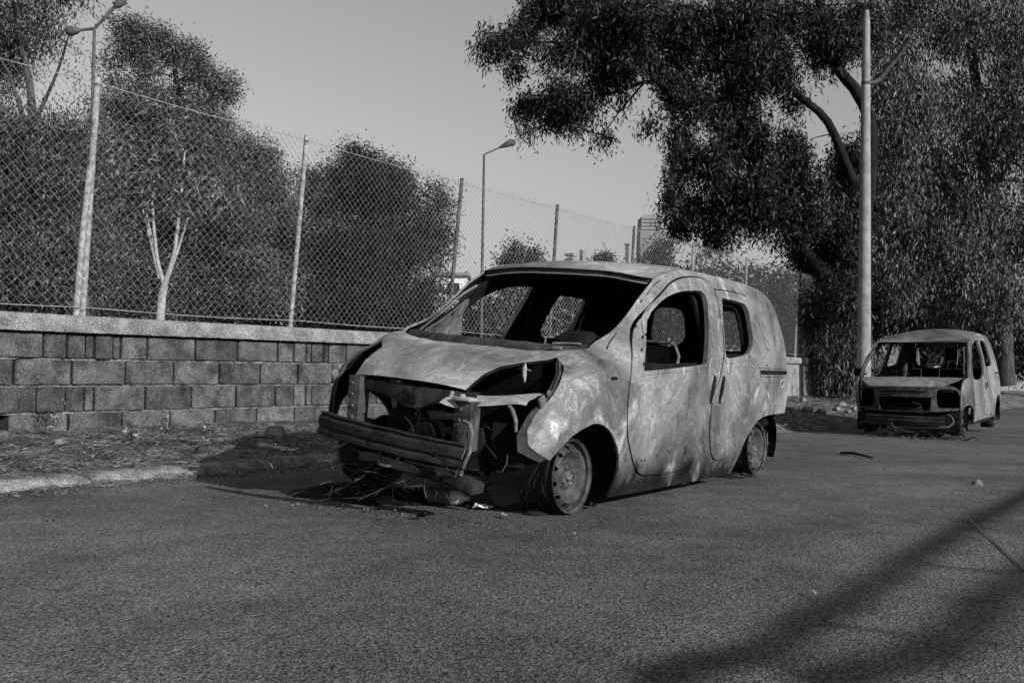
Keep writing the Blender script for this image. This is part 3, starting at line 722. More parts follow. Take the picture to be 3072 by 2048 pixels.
# car frame: x = b (left of the van), y = a (backwards from the front axle), z = c
Rm = Matrix.Rotation(ROLL, 4, 'Y')
van.matrix_world = Matrix.Translation((CX, CY, 0)) @ Matrix.Translation((PB, 0, PC)) @ Rm @ Matrix.Translation((-PB, 0, -PC))
tag(van, 'burnt-out small van with open engine bay standing on bare rims in the foreground', 'van')
EA = [-.6, -.30, -.02, .05, .118, .26, .30, .43, .55, .68, .87, 1.02, 1.15, 3.2]
EC = [.60, .70, .785, .80, .83, .85, .88, .915, .965, 1.045, 1.193, 1.268, 1.33, 1.33]
EB = [.45, .52, .60, .62, .65, .66, .66, .66, .66, .66, .655, .645, .64, .64]
def S0(a, c):
    v = lerp(c, [.0, .06, .2, .45, .7, .85, 1.0, 1.2, 1.35, 1.45, 1.5], [.78, .795, .82, .835, .83, .80, .765, .70, .63, .56, .50])
    return v-(.05-a)**2*1.4 if a < .05 else v
def S1(a, c):
    """half width of the body: shoulder of the wings, windscreen pillar and tumblehome"""
    v = S0(a, c)
    if a > 2.5: v -= (a-2.5)**2*.15
    if a < 1.15:
        e = lerp(a, EA, EC); h = max(0, e-c)
        v -= max(0, S0(a, e)-lerp(a, EA, EB))*math.exp(-(h/lerp(a, [0, .3, 1], [.085, .06, .045]))**1.3)
    return v
def side1(s, off=0.0): return lambda a, c: (s*(S1(a, c)+off), a, c)

side_out = chaikin([(.02, .792, 1), (.064, .809), (.118, .83), (.223, .842), (.26, .849, 1), (.301, .88), (.419, .915), (.531, .965), (.654, 1.044), (.837, 1.191), (.960, 1.262), (.990, 1.285, 1), (1.1, 1.325), (1.3, 1.365), (1.5, 1.38), (1.9, 1.385), (2.3, 1.378), (2.6, 1.362), (2.82, 1.33), (2.95, 1.26), (3.02, 1.1), (3.055, .95), (3.07, .75), (3.05, .6), (2.97, .455, 1),
                    (2.83, .457), (2.55, .456), (2.40, .435), (2.31, .398), (2.213, .328), (2.14, .24), (2.102, .165), (2.033, .067, 1), (1.62, .062), (1.2, .058), (.75, .055), (.369, .056, 1), (.41, .17), (.408, .255), (.374, .326), (.296, .406), (.201, .456), (.11, .472), (.05, .465), (-.05, .431), (-.117, .372), (-.178, .284, 1),
                    (-.277, .346), (-.286, .421), (-.277, .466), (-.246, .524), (-.211, .563), (-.149, .627), (-.067, .703), (.006, .752)])
door_f = chaikin([(.449, .413), (.437, .511), (.432, .649), (.47, .76), (.518, .855), (.559, .905), (.60, .945), (.635, .978), (.741, 1.053), (.885, 1.143), (1.06, 1.228), (1.169, 1.277), (1.375, 1.326), (1.60, 1.345), (1.74, 1.34), (1.80, 1.29), (1.80, 1.2), (1.78, 1.09), (1.766, 1.0), (1.748, .884), (1.70, .80), (1.625, .70), (1.565, .62), (1.525, .55), (1.515, .45), (1.530, .371), (1.481, .252), (1.40, .185), (1.28, .155), (1.028, .142), (.75, .15), (.66, .17), (.60, .205), (.526, .297)])
win_f = chaikin([(.602, .743, 1), (.672, .911), (.735, 1.02), (.778, 1.051), (.827, 1.091), (.99, 1.167), (1.15, 1.212), (1.307, 1.239), (1.498, 1.256), (1.585, 1.260), (1.625, 1.25), (1.638, 1.225), (1.611, 1.124), (1.543, .969), (1.50, .875), (1.484, .835), (1.465, .808), (1.43, .796), (1.174, .776)])
door_r = chaikin([(1.822, 1.285, 1), (2.1, 1.292), (2.36, 1.285), (2.425, 1.25), (2.41, 1.10), (2.39, 1.02), (2.345, .917), (2.285, .82), (2.25, .557), (2.202, .417), (2.133, .296), (2.05, .23), (1.908, .194), (1.78, .178), (1.68, .185), (1.61, .24), (1.553, .371), (1.536, .45), (1.546, .55), (1.586, .62), (1.645, .70), (1.72, .80), (1.768, .884), (1.786, 1.0), (1.80, 1.12)])
win_r = chaikin([(1.880, 1.215), (1.893, 1.234), (1.92, 1.238), (2.10, 1.235), (2.265, 1.226), (2.302, 1.208), (2.321, 1.166), (2.305, 1.037), (2.287, .965), (2.262, .93), (2.21, .90), (2.134, .872), (1.95, .85), (1.805, .841), (1.778, .848), (1.775, .88), (1.808, 1.057)])
rec_r = offset(win_r, .035)
def wider(P): return [(a if a < 1.8 else 1.8+(a-1.8)*(1+.20*min(1, max(0, (c-.5)/.2))), c) for a, c in P]
door_r0, win_r0 = door_r, win_r
for s in (1, -1):
    fl = s < 0
    door_r, win_r = (wider(door_r0), wider(win_r0)) if fl else (door_r0, win_r0); rec_r = offset(win_r, .035)
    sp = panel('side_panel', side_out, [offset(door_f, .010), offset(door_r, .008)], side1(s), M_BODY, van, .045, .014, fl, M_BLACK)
    inn = panel('door_frame', chaikin([(.46, .10), (.46, .50), (.46, .82), (.52, .90), (.66, 1.0), (.84, 1.14), (1.0, 1.23), (1.2, 1.31), (1.5, 1.345), (1.9, 1.35), (2.3, 1.345), (2.7, 1.32), (2.9, 1.2), (2.97, .9), (2.9, .48), (2.5, .48), (2.25, .42), (2.05, .10)]),
                [chaikin([(.93, .80), (.91, .83), (.86, .976), (.885, 1.03), (1.003, 1.115), (1.075, 1.15), (1.208, 1.196), (1.342, 1.218), (1.52, 1.232), (1.575, 1.225), (1.597, 1.19), (1.612, 1.05), (1.612, .83), (1.60, .80)]) if fl else
                 chaikin([(.66, .775), (.70, .90), (.745, 1.01), (.803, 1.06), (.984, 1.145), (1.15, 1.19), (1.307, 1.218), (1.52, 1.232), (1.575, 1.225), (1.597, 1.19), (1.60, 1.05), (1.60, .83), (1.58, .80)]),
                 chaikin([(1.80, .87), (1.86, 1.06), (1.895, 1.165), (1.92, 1.19), (1.96, 1.2), (2.34 if fl else 2.24, 1.19), (2.38 if fl else 2.28, 1.175), (2.395 if fl else 2.30, 1.14), (2.40 if fl else 2.30, 1.0), (2.39 if fl else 2.29, .90), (2.36 if fl else 2.26, .875), (2.1, .87)])],
                side1(s, -.075), M_BLACK, van, .07, .02, fl)
    if fl: panel('sunlit_quarter_panel', chaikin([(.44, .85), (.50, .90), (.66, 1.0), (.84, 1.10), (.86, 1.05), (.83, .98), (.88, .86), (.86, .84)], 1), [], side1(s, -.105), M_RUST, van, .05, .006, fl)  # far side only: sunlight on the sail panel put into a lighter colour
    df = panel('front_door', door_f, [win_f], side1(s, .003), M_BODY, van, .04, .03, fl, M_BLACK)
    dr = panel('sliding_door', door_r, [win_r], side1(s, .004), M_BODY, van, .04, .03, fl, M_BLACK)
    # folded lip round the sliding door window
    b = MB(); R = [rec_r, offset(win_r, .022), offset(win_r, .004)]; D = [.005, .011, .004]
    rows = [[side1(s, dd)(*q) for q in densify(r_, .03)[:]] for r_, dd in zip([densify(rec_r, .05)], D)]
    # stiffening beads as tubes laid on the skin
    def bead(pts, r=.006, m=M_BODY, nm='pressed_bead', par=None, off=.0):
        bb_ = MB(); bb_.tube([side1(s, off)(*q) for q in pts], r, 6); return bb_.build(nm, m, par or van)
    bead([(.468, .112), (.877, .115), (1.399, .114), (2.05, .114)], .004, M_BODY, 'sill_crease')
    bead(rec_r+rec_r[:1], .005, M_BODY, 'window_bead', dr, .003)
    wf2 = offset(win_f, .022); bead(wf2+wf2[:1], .0045, M_BODY, 'window_bead', df, .002)
    bead([(.34, .852), (.40, .882), (.461, .911), (.544, .953), (.652, 1.030), (.774, 1.114), (.865, 1.180), (.98, 1.248), (1.05, 1.278)], .005, M_CHAR, 'screen_rubber', None, .001)
    # recessed handles
    for nm, par, A0 in (('handle', df, 1.53), ('handle', dr, 1.668)):
        b = MB(); pts = [(A0+.03, .725), (A0+.02, .70), (A0+.005, .65), (A0-.01, .60), (A0-.022, .555)]
        b.tube([side1(s, .002)(*q) for q in pts], [.008, .016, .019, .016, .009], 8); o = b.build(nm, M_BLACK, par)
        b = MB(); b.tube([side1(s, .012)(a+.016, c) for a, c in pts], [.007, .009, .008, .010, .012], 6); b.build('grip', M_RUST, o)
    # indicator slot
    b = MB(); q = side1(s, .001)(.276, .702); b.box(q, (.008, .055, .018), None, .003); b.build('indicator_slot', M_BLACK, van)
    # slide rail slot on the rear quarter
    b = MB()
    for c0 in (.79, .732): b.tube([side1(s, .002)(a, c0-.003*(a-2.34)) for a in np.linspace(2.35, 2.99, 9)], .006, 6)
    ro = b.each('slide_rail', M_BODY, van)
    b = MB(); b.grid([[side1(s, .003)(a, c0) for c0 in (.742, .772)] for a in np.linspace(2.36, 2.985, 9)]); b.build('rail_slot', M_BLACK, ro)
    # filler ring and bolt heads
    q = Vector(side1(s, .003)(2.80, .675)); b = MB(); ring = [q+Vector((0, .028*cos(t), .028*sin(t))) for t in np.linspace(0, 2*pi, 17)]; b.tube(ring, .007, 6, False)
    q2 = Vector(side1(s, .003)(2.50, .60)); b.lathe([(0, .016), (.006, .014), (.006, .001)], 10, 'x', q2); b.each("filler_ring", M_PALE, van)
    # small burn holes low in the door
    b = MB()
    for (a, c) in ((.66, .245), (.70, .242), (.84, .26), (1.0, .275), (1.2, .29), (1.42, .33), (1.46, .31)):
        b.lathe([(0, .007), (.001, .0005)], 8, 'x', Vector(side1(s, .0055)(a, c)))
    b.each('drain_hole', M_BLACK, df)
    # wheel house
    for (ac, cc, r_) in ((.10, .13, .345), (2.56, .12, .36)):
        b = MB(); rows = []
        for bb_ in (.80, .70, .55, .44):
            rows.append([(s*(min(bb_, S1(ac+r_*cos(t), cc+r_*sin(t))-.015)), ac+r_*cos(t), cc+r_*sin(t)) for t in np.linspace(0, pi, 22)])
        b.grid(rows); b.add([rows[-1][i] for i in range(22)], [tuple(range(22))])
        if s > 0 or ac > 1: b.build('wheel_house', M_BLACK, van)
# hinge pillar, mirror foot holes and hinge plate in the near door
b = MB()
for (a, c, sa, sc_) in ((.70, .93, .018, .022), (.735, .945, .014, .02), (.655, .86, .016, .02), (.70, .985, .012, .025), (.69, .80, .012, .05), (.655, .78, .012, .03)):
    q = side1(1, .004)(a-.05, c); b.box(q, (.006, sa, sc_), None, .003)
b.each('mirror_mount_hole', M_BLACK, van)

# roof
def ce(a): return lerp(a, [.985, 1.1, 1.3, 1.5, 1.9, 2.3, 2.6, 2.82, 2.95], [1.285, 1.325, 1.365, 1.38, 1.385, 1.378, 1.362, 1.33, 1.26])
def Rz(a): return lerp(a, [.95, 1.2, 1.5, 1.8, 2.3, 2.7, 2.95], [1.322, 1.385, 1.42, 1.436, 1.436, 1.415, 1.36])
rows = []
for u in np.linspace(0, 1, 34):
    row = []
    for t in np.linspace(-1, 1, 33):
        af = .955+.035*t*t; ar = 2.95; a = af+(ar-af)*u
        be = S1(a, ce(a))-.004; h = ce(a)+(Rz(a)-ce(a))*(1-abs(t)**2.3)
        h += .004*sin(a*11)*(1-t*t)*(1 if 1.3 < a < 2.8 else 0)+.006*mn.noise(Vector((a*3, t*3, 1)))
        row.append((t*be, a, h))
    rows.append(row)
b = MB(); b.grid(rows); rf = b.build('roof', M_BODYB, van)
b = MB(); b.grid([[(x*.985, y+.01, z-.02) for x, y, z in r] for r in rows]); b.build('roof_lining', M_BLACK, rf)
# windscreen header: pale lip and dark channel
fr = rows[0]
b = MB(); b.grid([[(x*.97, y+.012, z-.006) for x, y, z in fr], [(x*.97, y-.004, z-.032) for x, y, z in fr], [(x*.97, y+.0, z-.04) for x, y, z in fr]]); hd = b.build('windscreen_header', M_CHAR, van)
b = MB(); b.tube([(x*.965, y-.006, z-.036) for x, y, z in fr], .0045, 6); b.build('header_lip', M_PALE, hd)
b = MB(); b.tube([(x*.985, y-.002, z+.000) for x, y, z in fr], .005, 6); b.build('roof_lip', M_BODYB, rf)
b = MB(); b.tube([(x*.9, 1.06, z-.04) for x, y, z in fr], .03, 8); b.build('header_rail', M_BLACK, hd)
# tail
b = MB(); rows_t = []
for c in np.linspace(.46, 1.0, 14):
    pass
tail = [(2.95, 1.26), (2.99, 1.18), (3.02, 1.1), (3.055, .95), (3.07, .75), (3.05, .6), (2.97, .455)]
tpr = lambda c: lerp(c, [.455, .6, .75, .95, 1.1, 1.18, 1.26, 1.36], [2.97, 3.05, 3.07, 3.055, 3.02, 2.99, 2.95, 2.93])
def tmap(u, c): return (u*S1(tpr(c), min(c, 1.26)), tpr(c)+.03*(1-u*u), c if c < 1.2 else 1.2+(c-1.2)*(Rz(2.95)-(Rz(2.95)-1.26)*abs(u)**2.3-1.2)/.06)
wt = lambda x0, x1: chaikin([(x0, .88), (x0, 1.12), (x0+.05, 1.195), (x1-.05, 1.195), (x1, 1.12), (x1, .88)])
panel('tailgate', [(-1, .46), (-1, 1.26), (1, 1.26), (1, .46)], [wt(-.56, -.14), wt(.16, .62)], tmap, M_BODY, van, .06, .03, True, M_BLACK)
# floor, bulkhead
b = MB(); b.box((0, 1.28, .10), (1.46, 1.5, .06), None, .01); b.box((0, 2.4, .12), (1.0, 1.1, .06), None, .01); b.box((0, 2.6, .25), (1.0, .7, .3), None, .03); b.build('floor_pan', M_BLACK, van)
b = MB(); b.grid([[(x, .24+.0*x, c) for x in np.linspace(-.62, .62, 9)] for c in (.1, .3, .5, .7, .80)]); b.build('bulkhead', M_BLACK, van)
# bonnet
HV = [0, .10, .22, .33, .38, .44, .58, .72, .85, .93, 1]
HA = [.26, .20, .118, .05, .02, -.005, -.10, -.22, -.32, -.38, -.42]
HW = [.66, .657, .65, .62, .60, .583, .49, .436, .407, .388, .378]
HC = [.85, .842, .83, .80, .785, .773, .748, .722, .679, .630, .597]
HM = [.145, .10, .03, -.03, -.06, -.095, -.18, -.275, -.37, -.425, -.47]
HN = [.810, .808, .800, .790, .785, .778, .758, .728, .688, .653, .617]
def hood_pt(v, t):
    w_, ae, ce_, am, cm = (lerp(v, HV, q) for q in (HW, HA, HC, HM, HN))
    a = am+(ae-am)*t*t; c = cm+(ce_-cm)*abs(t)**(6-3*v)
    c += (1-v**5)*(.007*mn.noise(Vector((a*4, t*3, 2)))+.003*mn.noise(Vector((a*11, t*9, 5))))
    rid = abs(mn.noise(Vector((a*4+t*1.5, t*2.2-a*3, 11)))); c += .005*(1-min(1, rid*6))*(1-abs(t)**3)*(1 if v < .6 else max(0, .3-.3*v))
    return Vector((t*w_, a, c))
V_ = list(np.linspace(0, .34, 14))+list(np.linspace(.36, .62, 16))+list(np.linspace(.65, 1, 14))
rows_h = [[hood_pt(v, t) for t in np.linspace(-1, 1, 57)] for v in V_]
low = [[p+Vector((0, .012, -.014)) for p in r] for r in rows_h]
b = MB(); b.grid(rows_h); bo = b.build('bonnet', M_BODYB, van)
b = MB(); b.grid(low)
edge_t = [r[0] for r in rows_h]+rows_h[-1][1:]+[r[-1] for r in rows_h[::-1]][1:]
edge_l = [r[0] for r in low]+low[-1][1:]+[r[-1] for r in low[::-1]][1:]
b.grid([edge_t, edge_l]); b.build('bonnet_frame', M_BLACK, bo)
# scuttle under the windscreen
rows_c = []
for (da, c0, f) in ((.00, .796, 1), (.012, .828, 1), (.03, .846, 1), (.06, .85, .99), (.09, .80, .98)):
    rows_c.append([(t*.635*f, .152+da+.12*t*t, c0+.004*(1-t*t)+.006*mn.noise(Vector((t*9, c0*30, 0)))+.016*abs(t)**4) for t in np.linspace(-1, 1, 41)])
b = MB(); b.grid(rows_c); cw = b.build('scuttle', M_CHAR, van)
b = MB(); b.tube([(.44, .245, .855), (.52, .26, .862), (.60, .28, .866)], .008, 6); b.box((.50, .20, .835), (.06, .03, .02), None, .004); b.tube([(.40, .23, .85), (.40, .23, .885)], .006, 6); b.each('wiper_spindle', M_RUST, cw)
# dash beam, column, seats
b = MB(); b.tube([(-.70, .42, .72), (.70, .42, .72)], .03, 10)
b.box((-.1, .40, .62), (.3, .14, .22), None, .03); b.build('dash_beam', M_BLACK, van)
b = MB(); b.tube([(.33, .28, .66), (.34, .55, .84), (.34, .66, .90)], [.03, .035, .03], 8)
b.box((.42, .52, .86), (.22, .2, .12), Matrix.Rotation(.3, 3, 'X'), .03); b.build('steering_column', M_BLACK, van)
for sx in (.36, -.36):
    st = MB()
    for dx in (-.20, .20): st.tube([(sx+dx, 1.0, .30), (sx+dx, 1.10, .42), (sx+dx*.98, 1.17, .60), (sx+dx*.85, 1.22, .72)], [.03, .03, .026, .02], 8)
    st.tube([(sx-.17, 1.22, .72), (sx+.17, 1.22, .72)], .012, 8)
    so_ = st.build('seat_frame', M_RUST if sx > 0 else M_CHAR, van)
    st = MB(); st.grid([[(sx+dx, 1.10+.14*k+.02, .38+.34*k) for dx in (-.19, -.06, .06, .19)] for k in (0, .3, .6, .9)]); st.build('seat_back', M_BLACK, so_)
    st = MB(); st.box((sx, .88, .32), (.42, .45, .06), None, .02); st.build('seat_pan', M_BLACK, so_)
b = MB(); b.grid([[(x, 2.0+.06*k, .45+.45*k) for x in np.linspace(-.62, .30, 8)] for k in (0, .5, .97)]); o = b.build('rear_seat_back', M_BLACK, van)
b = MB(); b.tube([(-.62, 2.06, .90), (.27, 2.06, .905)], .012, 8); b.build('top_rail', M_RUST, o)
b = MB(); b.tube([(.265, 2.07, .90), (.30, 2.06, .885), (.335, 2.05, .82), (.33, 2.03, .70), (.325, 1.99, .45)], [.010, .012, .014, .013, .013], 8); b.build('side_rail', M_RUST, o)
b = MB(); b.tube([(-.69, 2.53, 1.255), (-.70, 2.49, 1.16), (-.705, 2.46, 1.09), (-.71, 2.41, .96), (-.71, 2.385, .85)], [.016, .010, .009, .008, .009], 6); b.each('strap_and_lit_edge', M_PALE, van)  # pale strip paints the lit edge of the far rear pillar
b = MB(); b.tube([(-.66, 1.55, 1.26), (-.655, 1.53, 1.21)], .006, 6);  b.each('belt_bracket', M_PALE, van)
# front structure
b = MB()
def bm(t):                                           # bumper beam centre line, bowed forward
    return Vector((.02+.50*t, -.565-.055*(1-t*t), .313-.025*t+.004*mn.noise(Vector((t*4, 0, 0)))))
sec = [(.035, .070), (-.014, .074), (-.016, .066), (.000, .060), (-.016, .050), (-.024, .036), (-.025, -.004), (-.016, -.016), (-.017, -.026), (-.028, -.036), (-.029, -.058), (-.010, -.072), (.03, -.068)]
rows_b = [[bm(t)+Vector((0, da, dc)) for da, dc in [(p_, q_*.85) for p_, q_ in sec]] for t in np.linspace(-.93, 1, 33)]
b.grid(rows_b); bb_ = b.build('bumper_beam', M_BEAM, van, angle=25)
b = MB(); b.tube([bm(t)+Vector((0, -.007, .057)) for t in np.linspace(-.92, .98, 20)], .0035, 5); b.build('beam_flange', M_RUST, bb_)
b = MB()
for t, dc, sz in ((-.28, .02, .018), (.72, -.005, .03), (.80, -.04, .05), (-.1, -.03, .03)):
    q = bm(t)+Vector((0, -.024, dc)); b.box(q, (sz, .006, sz*.8), None, .002)
b.each('beam_hole', M_BLACK, bb_)
b = MB(); k = .535
b.tube([(-.02, -.56, .25), (.00, -.60, .215), (.03, -.62, .19), (.05, -.625, .186), (.08, -.625, .186), (.10, -.615, .19), (.115, -.60, .21), (.12, -.56, .25)], .0075, 8); b.build('towing_loop', M_RUST, van)
b = MB(); b.tube([(-.42, -.50, .30), (-.38, -.56, .215), (-.33, -.57, .215), (-.26, -.55, .26)], .007, 6); b.build('hanging_rod', M_RUST, van)
for (x0, w_, c0, c1) in ((-.33, .07, .34, .60), (.41, .09, .30, .545)):
    b = MB(); b.box((x0, -.455, (c0+c1)/2), (w_, .03, c1-c0), Matrix.Rotation(.03, 3, 'Y'), .006); b.box((x0-w_/2, -.43, (c0+c1)/2), (.012, .08, c1-c0), None, .003); b.box((x0+w_/2, -.43, (c0+c1)/2), (.012, .08, c1-c0), None, .003)
    o = b.build('radiator_post', M_CHAR, van)
    b = MB()
    for j in range(4): b.lathe([(0, .008), (-.006, .007), (-.006, .0005)], 8, 'y', (x0+jit(.02), -.471, c0+.04+(c1-c0-.08)*j/3))
    b.each('bolt', M_RUST, o)
# slam panel below the bonnet edge, deeper in the middle
b = MB()
rows_s = []
for x in np.linspace(-.40, .44, 29):
    dp = .055+.055*math.exp(-((x-.06)/.14)**2); a_ = -.40-.05*(1-(x/.42)**2)
    rows_s.append([(x, a_+.03, .588), (x, a_-.008, .582), (x, a_-.004, .582-dp*.5), (x, a_+.004, .582-dp), (x, a_+.05, .575-dp)])
b.grid(rows_s); sl = b.build('slam_panel', M_CHAR, van)
b = MB(); b.box((.06, -.455, .52), (.07, .02, .05), None, .005); b.box((.02, -.46, .535), (.02, .02, .06), None, .004); b.each('latch', M_BLACK, sl)
# lamp shelf to the wing
b = MB(); rows_p = []
for t in np.linspace(0, 1, 13):
    x = .30+.36*t; a_ = -.50+.20*t+.03*t*t; c_ = .545-.012*sin(t*pi*1.4)+.02*t
    rows_p.append([(x, a_-.02, c_-.018-.014*max(0, sin(t*7))), (x, a_, c_-.006), (x, a_+.09+.05*t, c_+.032), (x, a_+.10+.05*t, c_+.012)])
b.grid(rows_p); b.build('lamp_shelf', M_PALE, van)
b = MB(); b.box((.41, -.46, .555), (.11, .07, .02), None, .005); b.lathe([(0, .016), (.018, .014), (.018, .001)], 10, 'z', (.40, -.47, .56)); b.lathe([(0, .012), (.014, .01), (.014, .001)], 10, 'z', (.33, -.465, .572)); b.each('mount_bracket', M_PALE, van)
b = MB(); b.tube([(.59, -.34, .545), (.62, -.345, .52), (.645, -.345, .47), (.65, -.345, .42)], [.010, .012, .011, .008], 8); b.build('coolant_hose', M_RUST, van)
b = MB(); b.tube([(.44, -.49, .45), (.485, -.50, .44), (.50, -.50, .40), (.495, -.50, .31), (.47, -.505, .24), (.455, -.505, .19)], .011, 8); b.tube([(.47, -.50, .40), (.475, -.505, .33), (.45, -.51, .24), (.43, -.51, .18)], .006, 6); b.each('hose', M_RUST, van)
# engine lumps
b = MB()
b.box((.0, -.18, .30), (.44, .30, .24), Matrix.Rotation(.1, 3, 'X'), .03); b.box((.30, -.15, .28), (.26, .26, .26), None, .04); b.box((-.2, -.08, .30), (.14, .2, .2), None, .04)
b.lathe([(-.16, .02), (-.16, .075), (.0, .08), (.02, .02)], 18, 'y', (.16, -.30, .34)); b.lathe([(-.05, .03), (-.05, .065), (.03, .06)], 18, 'y', (.27, -.33, .33)); b.lathe([(-.2, .01), (-.2, .05), (0, .05)], 16, 'x', (.06, -.34, .40))
b.each('engine_block', M_BLACK, van)
b = MB(); b.lathe([(0, .022), (-.02, .05), (-.02, .055), (.03, .055)], 18, 'y', (.27, -.39, .345)); b.lathe([(0, .018), (-.015, .03), (.03, .03)], 14, 'y', (.19, -.40, .39)); b.lathe([(0, .05), (-.03, .06), (-.03, .02)], 16, 'y', (.10, -.41, .33)); b.each('pulley', M_CHAR, van)
b = MB(); b.grid([[(x, -.02+.0*x, c) for x in np.linspace(-.14, .56, 7)] for c in (.12, .4, .6, .745)]); b.build('engine_bay_back', M_BLACK, van)
for s in (1, -1):
    b = MB(); b.grid([[(s*(.50+.1*max(0, c-.45)), a, c) for a in (-.20, -.1, 0, .1)] for c in (.18, .3, .42, .50)])
    if s > 0: b.build('inner_wing', M_BLACK, van)
    b = MB(); b.box((s*.54, -.24, .33 if s > 0 else .2), (.20, .03, .22 if s > 0 else .06), Matrix.Rotation(s*.2, 3, 'Z'), .01); b.build('lamp_carrier', M_BLACK, van)
    # edge flange of the wing round the lamp opening
    b = MB(); pts = [(.03, .78), (-.06, .71), (-.145, .633), (-.245, .527), (-.284, .43), (-.274, .35), (-.19, .29)]
    b.tube([side1(s, -.012)(*q) for q in pts], [.006, .006, .010, .014, .014, .012, .006], 6)
    b.grid([[side1(s, 0)(a, c) for a, c in pts], [(s*(S1(a, c)-.03), a-.045*k, c-.03*k) for (a, c), k in zip(pts, (0, .1, .6, 1, 1, 1, .6))]]); fg = b.build('wing_flange', M_CHAR, van)
    b = MB(); b.box((s*.715, -.235, .575), (.02, .05, .05), Matrix.Rotation(.5, 3, 'X'), .006); b.box((s*.725, -.195, .615), (.018, .025, .03), None, .005); b.each('wing_bracket', M_RUST, fg)
b = MB(); b.tube([(.50, -.09, .745), (.51, -.11, .72), (.52, -.12, .68), (.525, -.12, .65)], [.004, .014, .012, .003], 6); b.tube([(.465, -.10, .715), (.51, -.115, .722), (.545, -.10, .71)], .003, 5); b.each('torn_scrap', M_PALE, van)
# lower cross member and undertray scraps
b = MB(); b.box((.12, -.42, .155), (.80, .07, .05), Matrix.Rotation(.05, 3, 'Y'), .012); b.box((.45, -.47, .15), (.2, .10, .06), Matrix.Rotation(.2, 3, 'Y'), .01); b.each('cross_member', M_BEAM, van)
b = MB()
for i in range(8):
    x = rnd.uniform(-.3, .6); p0 = Vector((x, -.45+jit(.06), rnd.uniform(.2, .55))); pts = [p0]
    for j in range(4): pts.append(pts[-1]+Vector((jit(.07), jit(.03), rnd.uniform(-.09, .02))))
    b.tube(pts, .0016, 5)
b.tube([(.60, -.33, .30), (.615, -.35, .26), (.60, -.36, .22), (.56, -.36, .215)], .004, 6)
b.each('loose_wire', M_CHAR, van)
# rear underside: bracket and torn liner behind the rear wheel
b = MB(); b.box((.70, 2.83, .40), (.10, .26, .09), Matrix.Rotation(.1, 3, 'X'), .02); b.box((.72, 2.93, .36), (.05, .1, .14), None, .02); b.box((-.70, 2.86, .40), (.12, .26, .10), None, .02); b.each('bumper_bracket', M_BLACK, van)
b = MB(); b.grid([[(.72+.01*jit(1), 2.87+.05*t+.02*jit(1), .36-.26*u) for t in (0, .5, 1)] for u in np.linspace(0, .7, 6)]); b.build('torn_liner', M_RUST, van)

def wheel(parent, x, y, z, s, tyre=1.0, tyre_full=False, rr=.19, holes=12, nm='wheel', rimm=None):
    rimm = rimm or M_RIM
    k = rr/.19
    o = empty(nm); o.parent = parent; o.location = (x, y, z); o.rotation_euler = (0, 0, 0 if s > 0 else pi)
    prof = [(-.19, .176), (-.19, .188), (-.165, .176), (-.10, .160), (-.05, .170), (-.03, .176), (-.004, .178), (.004, .188), (.010, .190), (.012, .1905), (.008, .1925), (.0, .1915), (-.008, .186)]
    b = MB(); b.lathe([(a, r*k) for a, r in prof], 56); rim = b.build('rim', rimm, o, angle=30)
    ring = lambda r, n=40: [(r*k*cos(2*pi*i/n), r*k*sin(2*pi*i/n)) for i in range(n)]
    hs = [[(.1515*k*cos(t)+.0125*k*cos(q), .1515*k*sin(t)+.0125*k*sin(q)) for q in np.linspace(0, 2*pi, 12, endpoint=False)] for t in np.linspace(.2, .2+2*pi, holes, endpoint=False)]
    def dish(u, v):
        r = math.hypot(u, v)/k
        return (lerp(r, [0, .060, .067, .080, .095, .115, .128, .137, .145, .158, .166, .172], [-.020, -.020, -.034, -.040, -.034, -.010, .002, .004, .0, -.020, -.034, -.040]), u, v)
    panel('rim_disc', ring(.172), hs, dish, rimm, rim, .009, .003, False, M_BLACK)
    b = MB(); b.lathe([(-.07, .169*k), (-.07, .10*k), (-.10, .05*k), (-.10, .001)], 32); b.build('brake_drum', M_BLACK, rim)
    b = MB(); b.lathe([(-.03, .026*k), (-.010, .025*k), (-.004, .019*k), (-.010, .015*k), (-.010, .001)], 20)
    for i in range(4):
        t = .5+i*pi/2; b.lathe([(-.03, .012*k), (-.009, .011*k), (-.006, .008*k), (-.012, .006*k), (-.012, .0005)], 8, 'x', (0, .049*k*cos(t), .049*k*sin(t)))
    b.build('hub', M_RUST, rim)
    # tyre
    b = MB(); rows = []
    if tyre_full: pr = [(-.17, .19), (-.185, .215), (-.185, .25), (-.165, .272), (-.09, .278), (-.015, .272), (.005, .25), (.008, .215), (-.004, .188)]
    else: pr = [(-.195, .186), (-.20, .200), (-.185, .204), (-.165, .196), (-.14, .188), (-.11, .181), (-.08, .180), (-.05, .184), (-.03, .188), (-.02, .187)]
    n = 64
    for a_, r_ in pr:
        row = []
        for i in range(n):
            t = 2*pi*i/n; q = r_*k+(.006*mn.noise(Vector((a_*30, cos(t)*4, sin(t)*4))) if not tyre_full else .002*mn.noise(Vector((a_*20, cos(t)*6, sin(t)*6))))
            Y, Zz = q*cos(t), q*sin(t); Zz = max(Zz, -z+.012) if not tyre_full else max(Zz, -.86*.278*k)
            row.append((a_, Y, Zz))
        rows.append(row)
    b.grid(rows, True); b.build('tyre', M_TYRE, o, angle=45)
    if not tyre_full:
        b = MB(); g = random.Random(int(y*10)+3)
        for i in range(16):
            a_ = g.uniform(-.19, -.03); t0 = g.uniform(0, 2*pi); pts = [(a_+g.uniform(-.012, .012), (.19+.012*g.random())*k*cos(t0+j*.25), max((.19+.012*g.random())*k*sin(t0+j*.25), -z+.01)) for j in range(5)]
            b.tube(pts, .0014, 4)
        b.each('tyre_wire', M_BEAM, o)
    return o
WH = empty('wheel_holder'); bpy.data.objects.remove(WH)
Minv = van.matrix_world.inverted()
